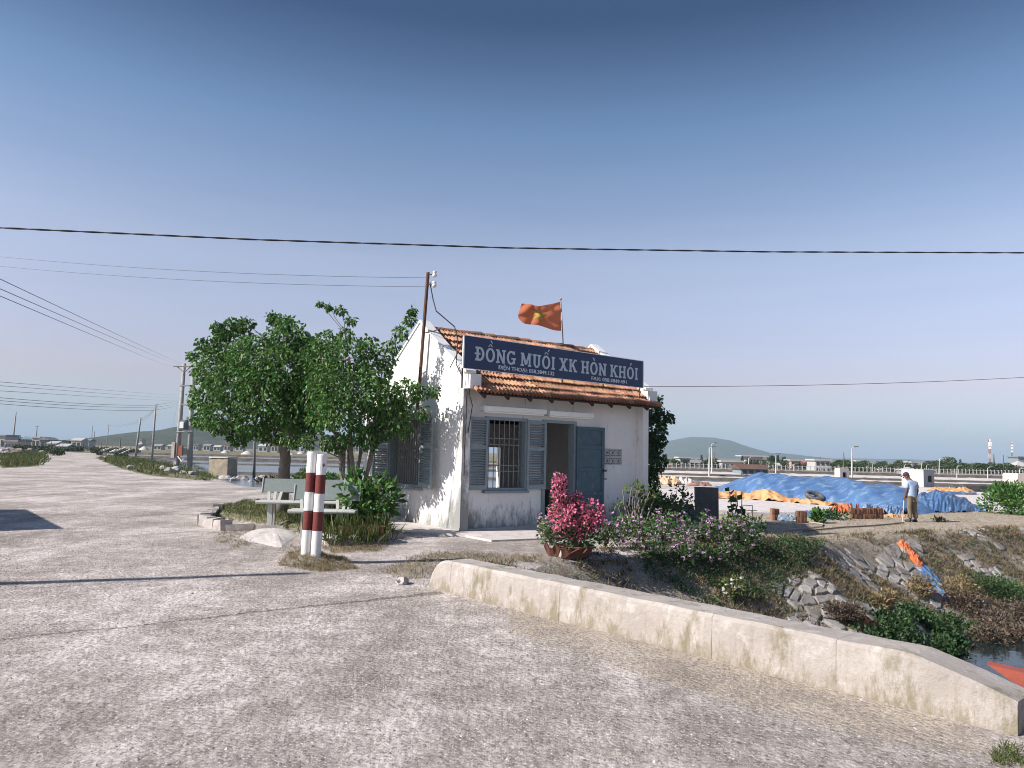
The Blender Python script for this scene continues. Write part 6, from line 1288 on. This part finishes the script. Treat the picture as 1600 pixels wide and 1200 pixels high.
# grass on the verge and left patch, shrubs at the pan edge
g_ = MB(); tufts(g_, scatter(GRASS[0][0], 1800), .32, 6, .14, .7); tag(g_.build('verge_grass', M_grass), 'green grass and weeds on the verge round the transformer poles', kind='stuff')
g_ = MB(); tufts(g_, scatter(GRASS[1][0], 900), .5, 6, .14, .7); tag(g_.build('verge_grass', M_grass), 'green weeds below the rock pile at the left edge', kind='stuff')
bush('pan_shrub', 'olive green shrub at the pan edge behind the striped bollards', 'shrub', hit(477, 757), .9, .6, 700, .22, M_leafy)
bush('pan_shrub', 'smaller green shrub at the pan edge right of the bollards', 'shrub', hit(514, 757), .7, .4, 500, .22, M_leaf)
bush('pan_shrub', 'low dry brown brush along the pan edge between the two tree trunks', 'shrub', hit(425, 757), 1.0, .25, 400, .25, M_dryd)
ps = hit(578, 757); tag(MB().hexa([(-.45, 0, -.3), (.45, 0, -.3), (.45, .6, -.3), (-.45, .6, -.3), (-.25, 0, 2.2), (.1, 0, 2.2), (.1, .5, 2.2), (-.25, .5, 2.2)]).build('sluice_post', M_plas, origin=None), 'pale tapering sluice post seen between the tree stems', 'post').location = ps + Vector((-.3, 1, 0))

# ------------------------------------------------------------------ overhead wires
tw = [at(-120, 351, 13.0), at(1720, 399, 17.5)]
P = sag(tw[0], tw[1], -.0, 160); base_ = [at(-120 + 1840 * k / 160, float(np.interp(-120 + 1840 * k / 160, [-120, 0, 400, 800, 1200, 1600, 1720], [350, 356, 374.5, 387.5, 393.5, 395, 394.5])), 13 + 4.5 * k / 160) for k in range(161)]
m = MB()
for ph in (0, math.pi): m.tube([q + Vector((0, .011 * math.cos(i * .9 + ph), .009 * math.sin(i * .9 + ph))) for i, q in enumerate(base_)], .0105, 5)
tag(m.build('power_cable', M_wire, origin=base_[0]), 'thick black twisted cable crossing the whole sky', 'cable')
ins = [H(-.14, 1.5, 5.75), H(-.14, 1.52, 5.55)]
for k, (py, e_) in enumerate(((394, (672, 434)), (409, (670, 448)))):
    a = at(-120, py - 6, 20); b_ = at(*e_, ins[0].y); wire(sag(a, b_, .18), .006, ('upper' if k == 0 else 'lower') + ' thin grey wire running from the left to the mast', M_wireg)
b_ = at(1004, 604, 18.8); c_ = at(1720, 582, 24); wire(sag(b_, c_, .12), .008, 'thin grey wire from the house running right across the sky', M_wireg)
for k, (y0, e_) in enumerate(((440, (298, 572)), (458, (287, 571)), (470, (273, 573)))):
    a = at(0, y0, 22); a = a + (a - at(30, y0 + 16, 23)) * 2; wire(sag(a, at(*e_, ty), .75), .013, ('steepest', 'middle', 'lowest')[k] + ' of three dark wires falling to the transformer poles', M_wire)
for k, (y0, y1) in enumerate(((596, 617), (602, 622), (611, 626), (620, 633), (625, 636), (630, 641))):
    e_ = (278 - (k > 2) * 36, y1); a = at(-60, y0 - 4, 48); wire(sag(a, at(*e_, ty if k < 3 else POLES[8][1].y), .25), .02, ('topmost', 'second', 'third', 'fourth', 'fifth', 'lowest')[k] + ' wire of the low bundle strung to the poles at the left', M_wireg)
for k in range(3): wire(sag(POLES[8][1] - Vector((0, 0, .15 + .35 * k)), at(281, 622 + 4 * k, ty), .8), .02, ('upper', 'middle', 'lower')[k] + ' slack wire between the tall pole and the transformer', M_wire)
wire(sag(at(286, 580, ty), hit(262, 714), 0, 6), .02, 'stay wire slanting down left of the transformer', M_wireg)
for k in range(2): wire(sag(POLES[7][1] - Vector((0, 0, .2 + .3 * k)), POLES[8][1] - Vector((0, 0, .4 + .3 * k)), .3), .018, ('upper', 'lower')[k] + ' wire between the two verge poles', M_wireg); wire(sag(POLES[5][1] - Vector((0, 0, .2 + .3 * k)), POLES[7][1] - Vector((0, 0, .3 + .3 * k)), .6), .02, ('upper', 'lower')[k] + ' wire from the verge pole back to the pole at the slab heap', M_wireg)

# ------------------------------------------------------------------ air
hz = MB().box(-8000, 8000, -8000, 8000, -7, 160).build('haze', None); hz.data.materials.clear()
hm = bpy.data.materials.new('haze_air'); n, l = nt(hm); n.remove(n['Principled BSDF']); pv_ = n.new('ShaderNodeVolumePrincipled'); pv_.inputs['Color'].default_value = (.55, .71, .86, 1); pv_.inputs['Density'].default_value = 0.0002; pv_.inputs['Anisotropy'].default_value = 0.0
l.new(pv_.outputs[0], n['Material Output'].inputs['Volume']); hz.data.materials.append(hm); tag(hz, 'thin pale haze', kind='stuff')
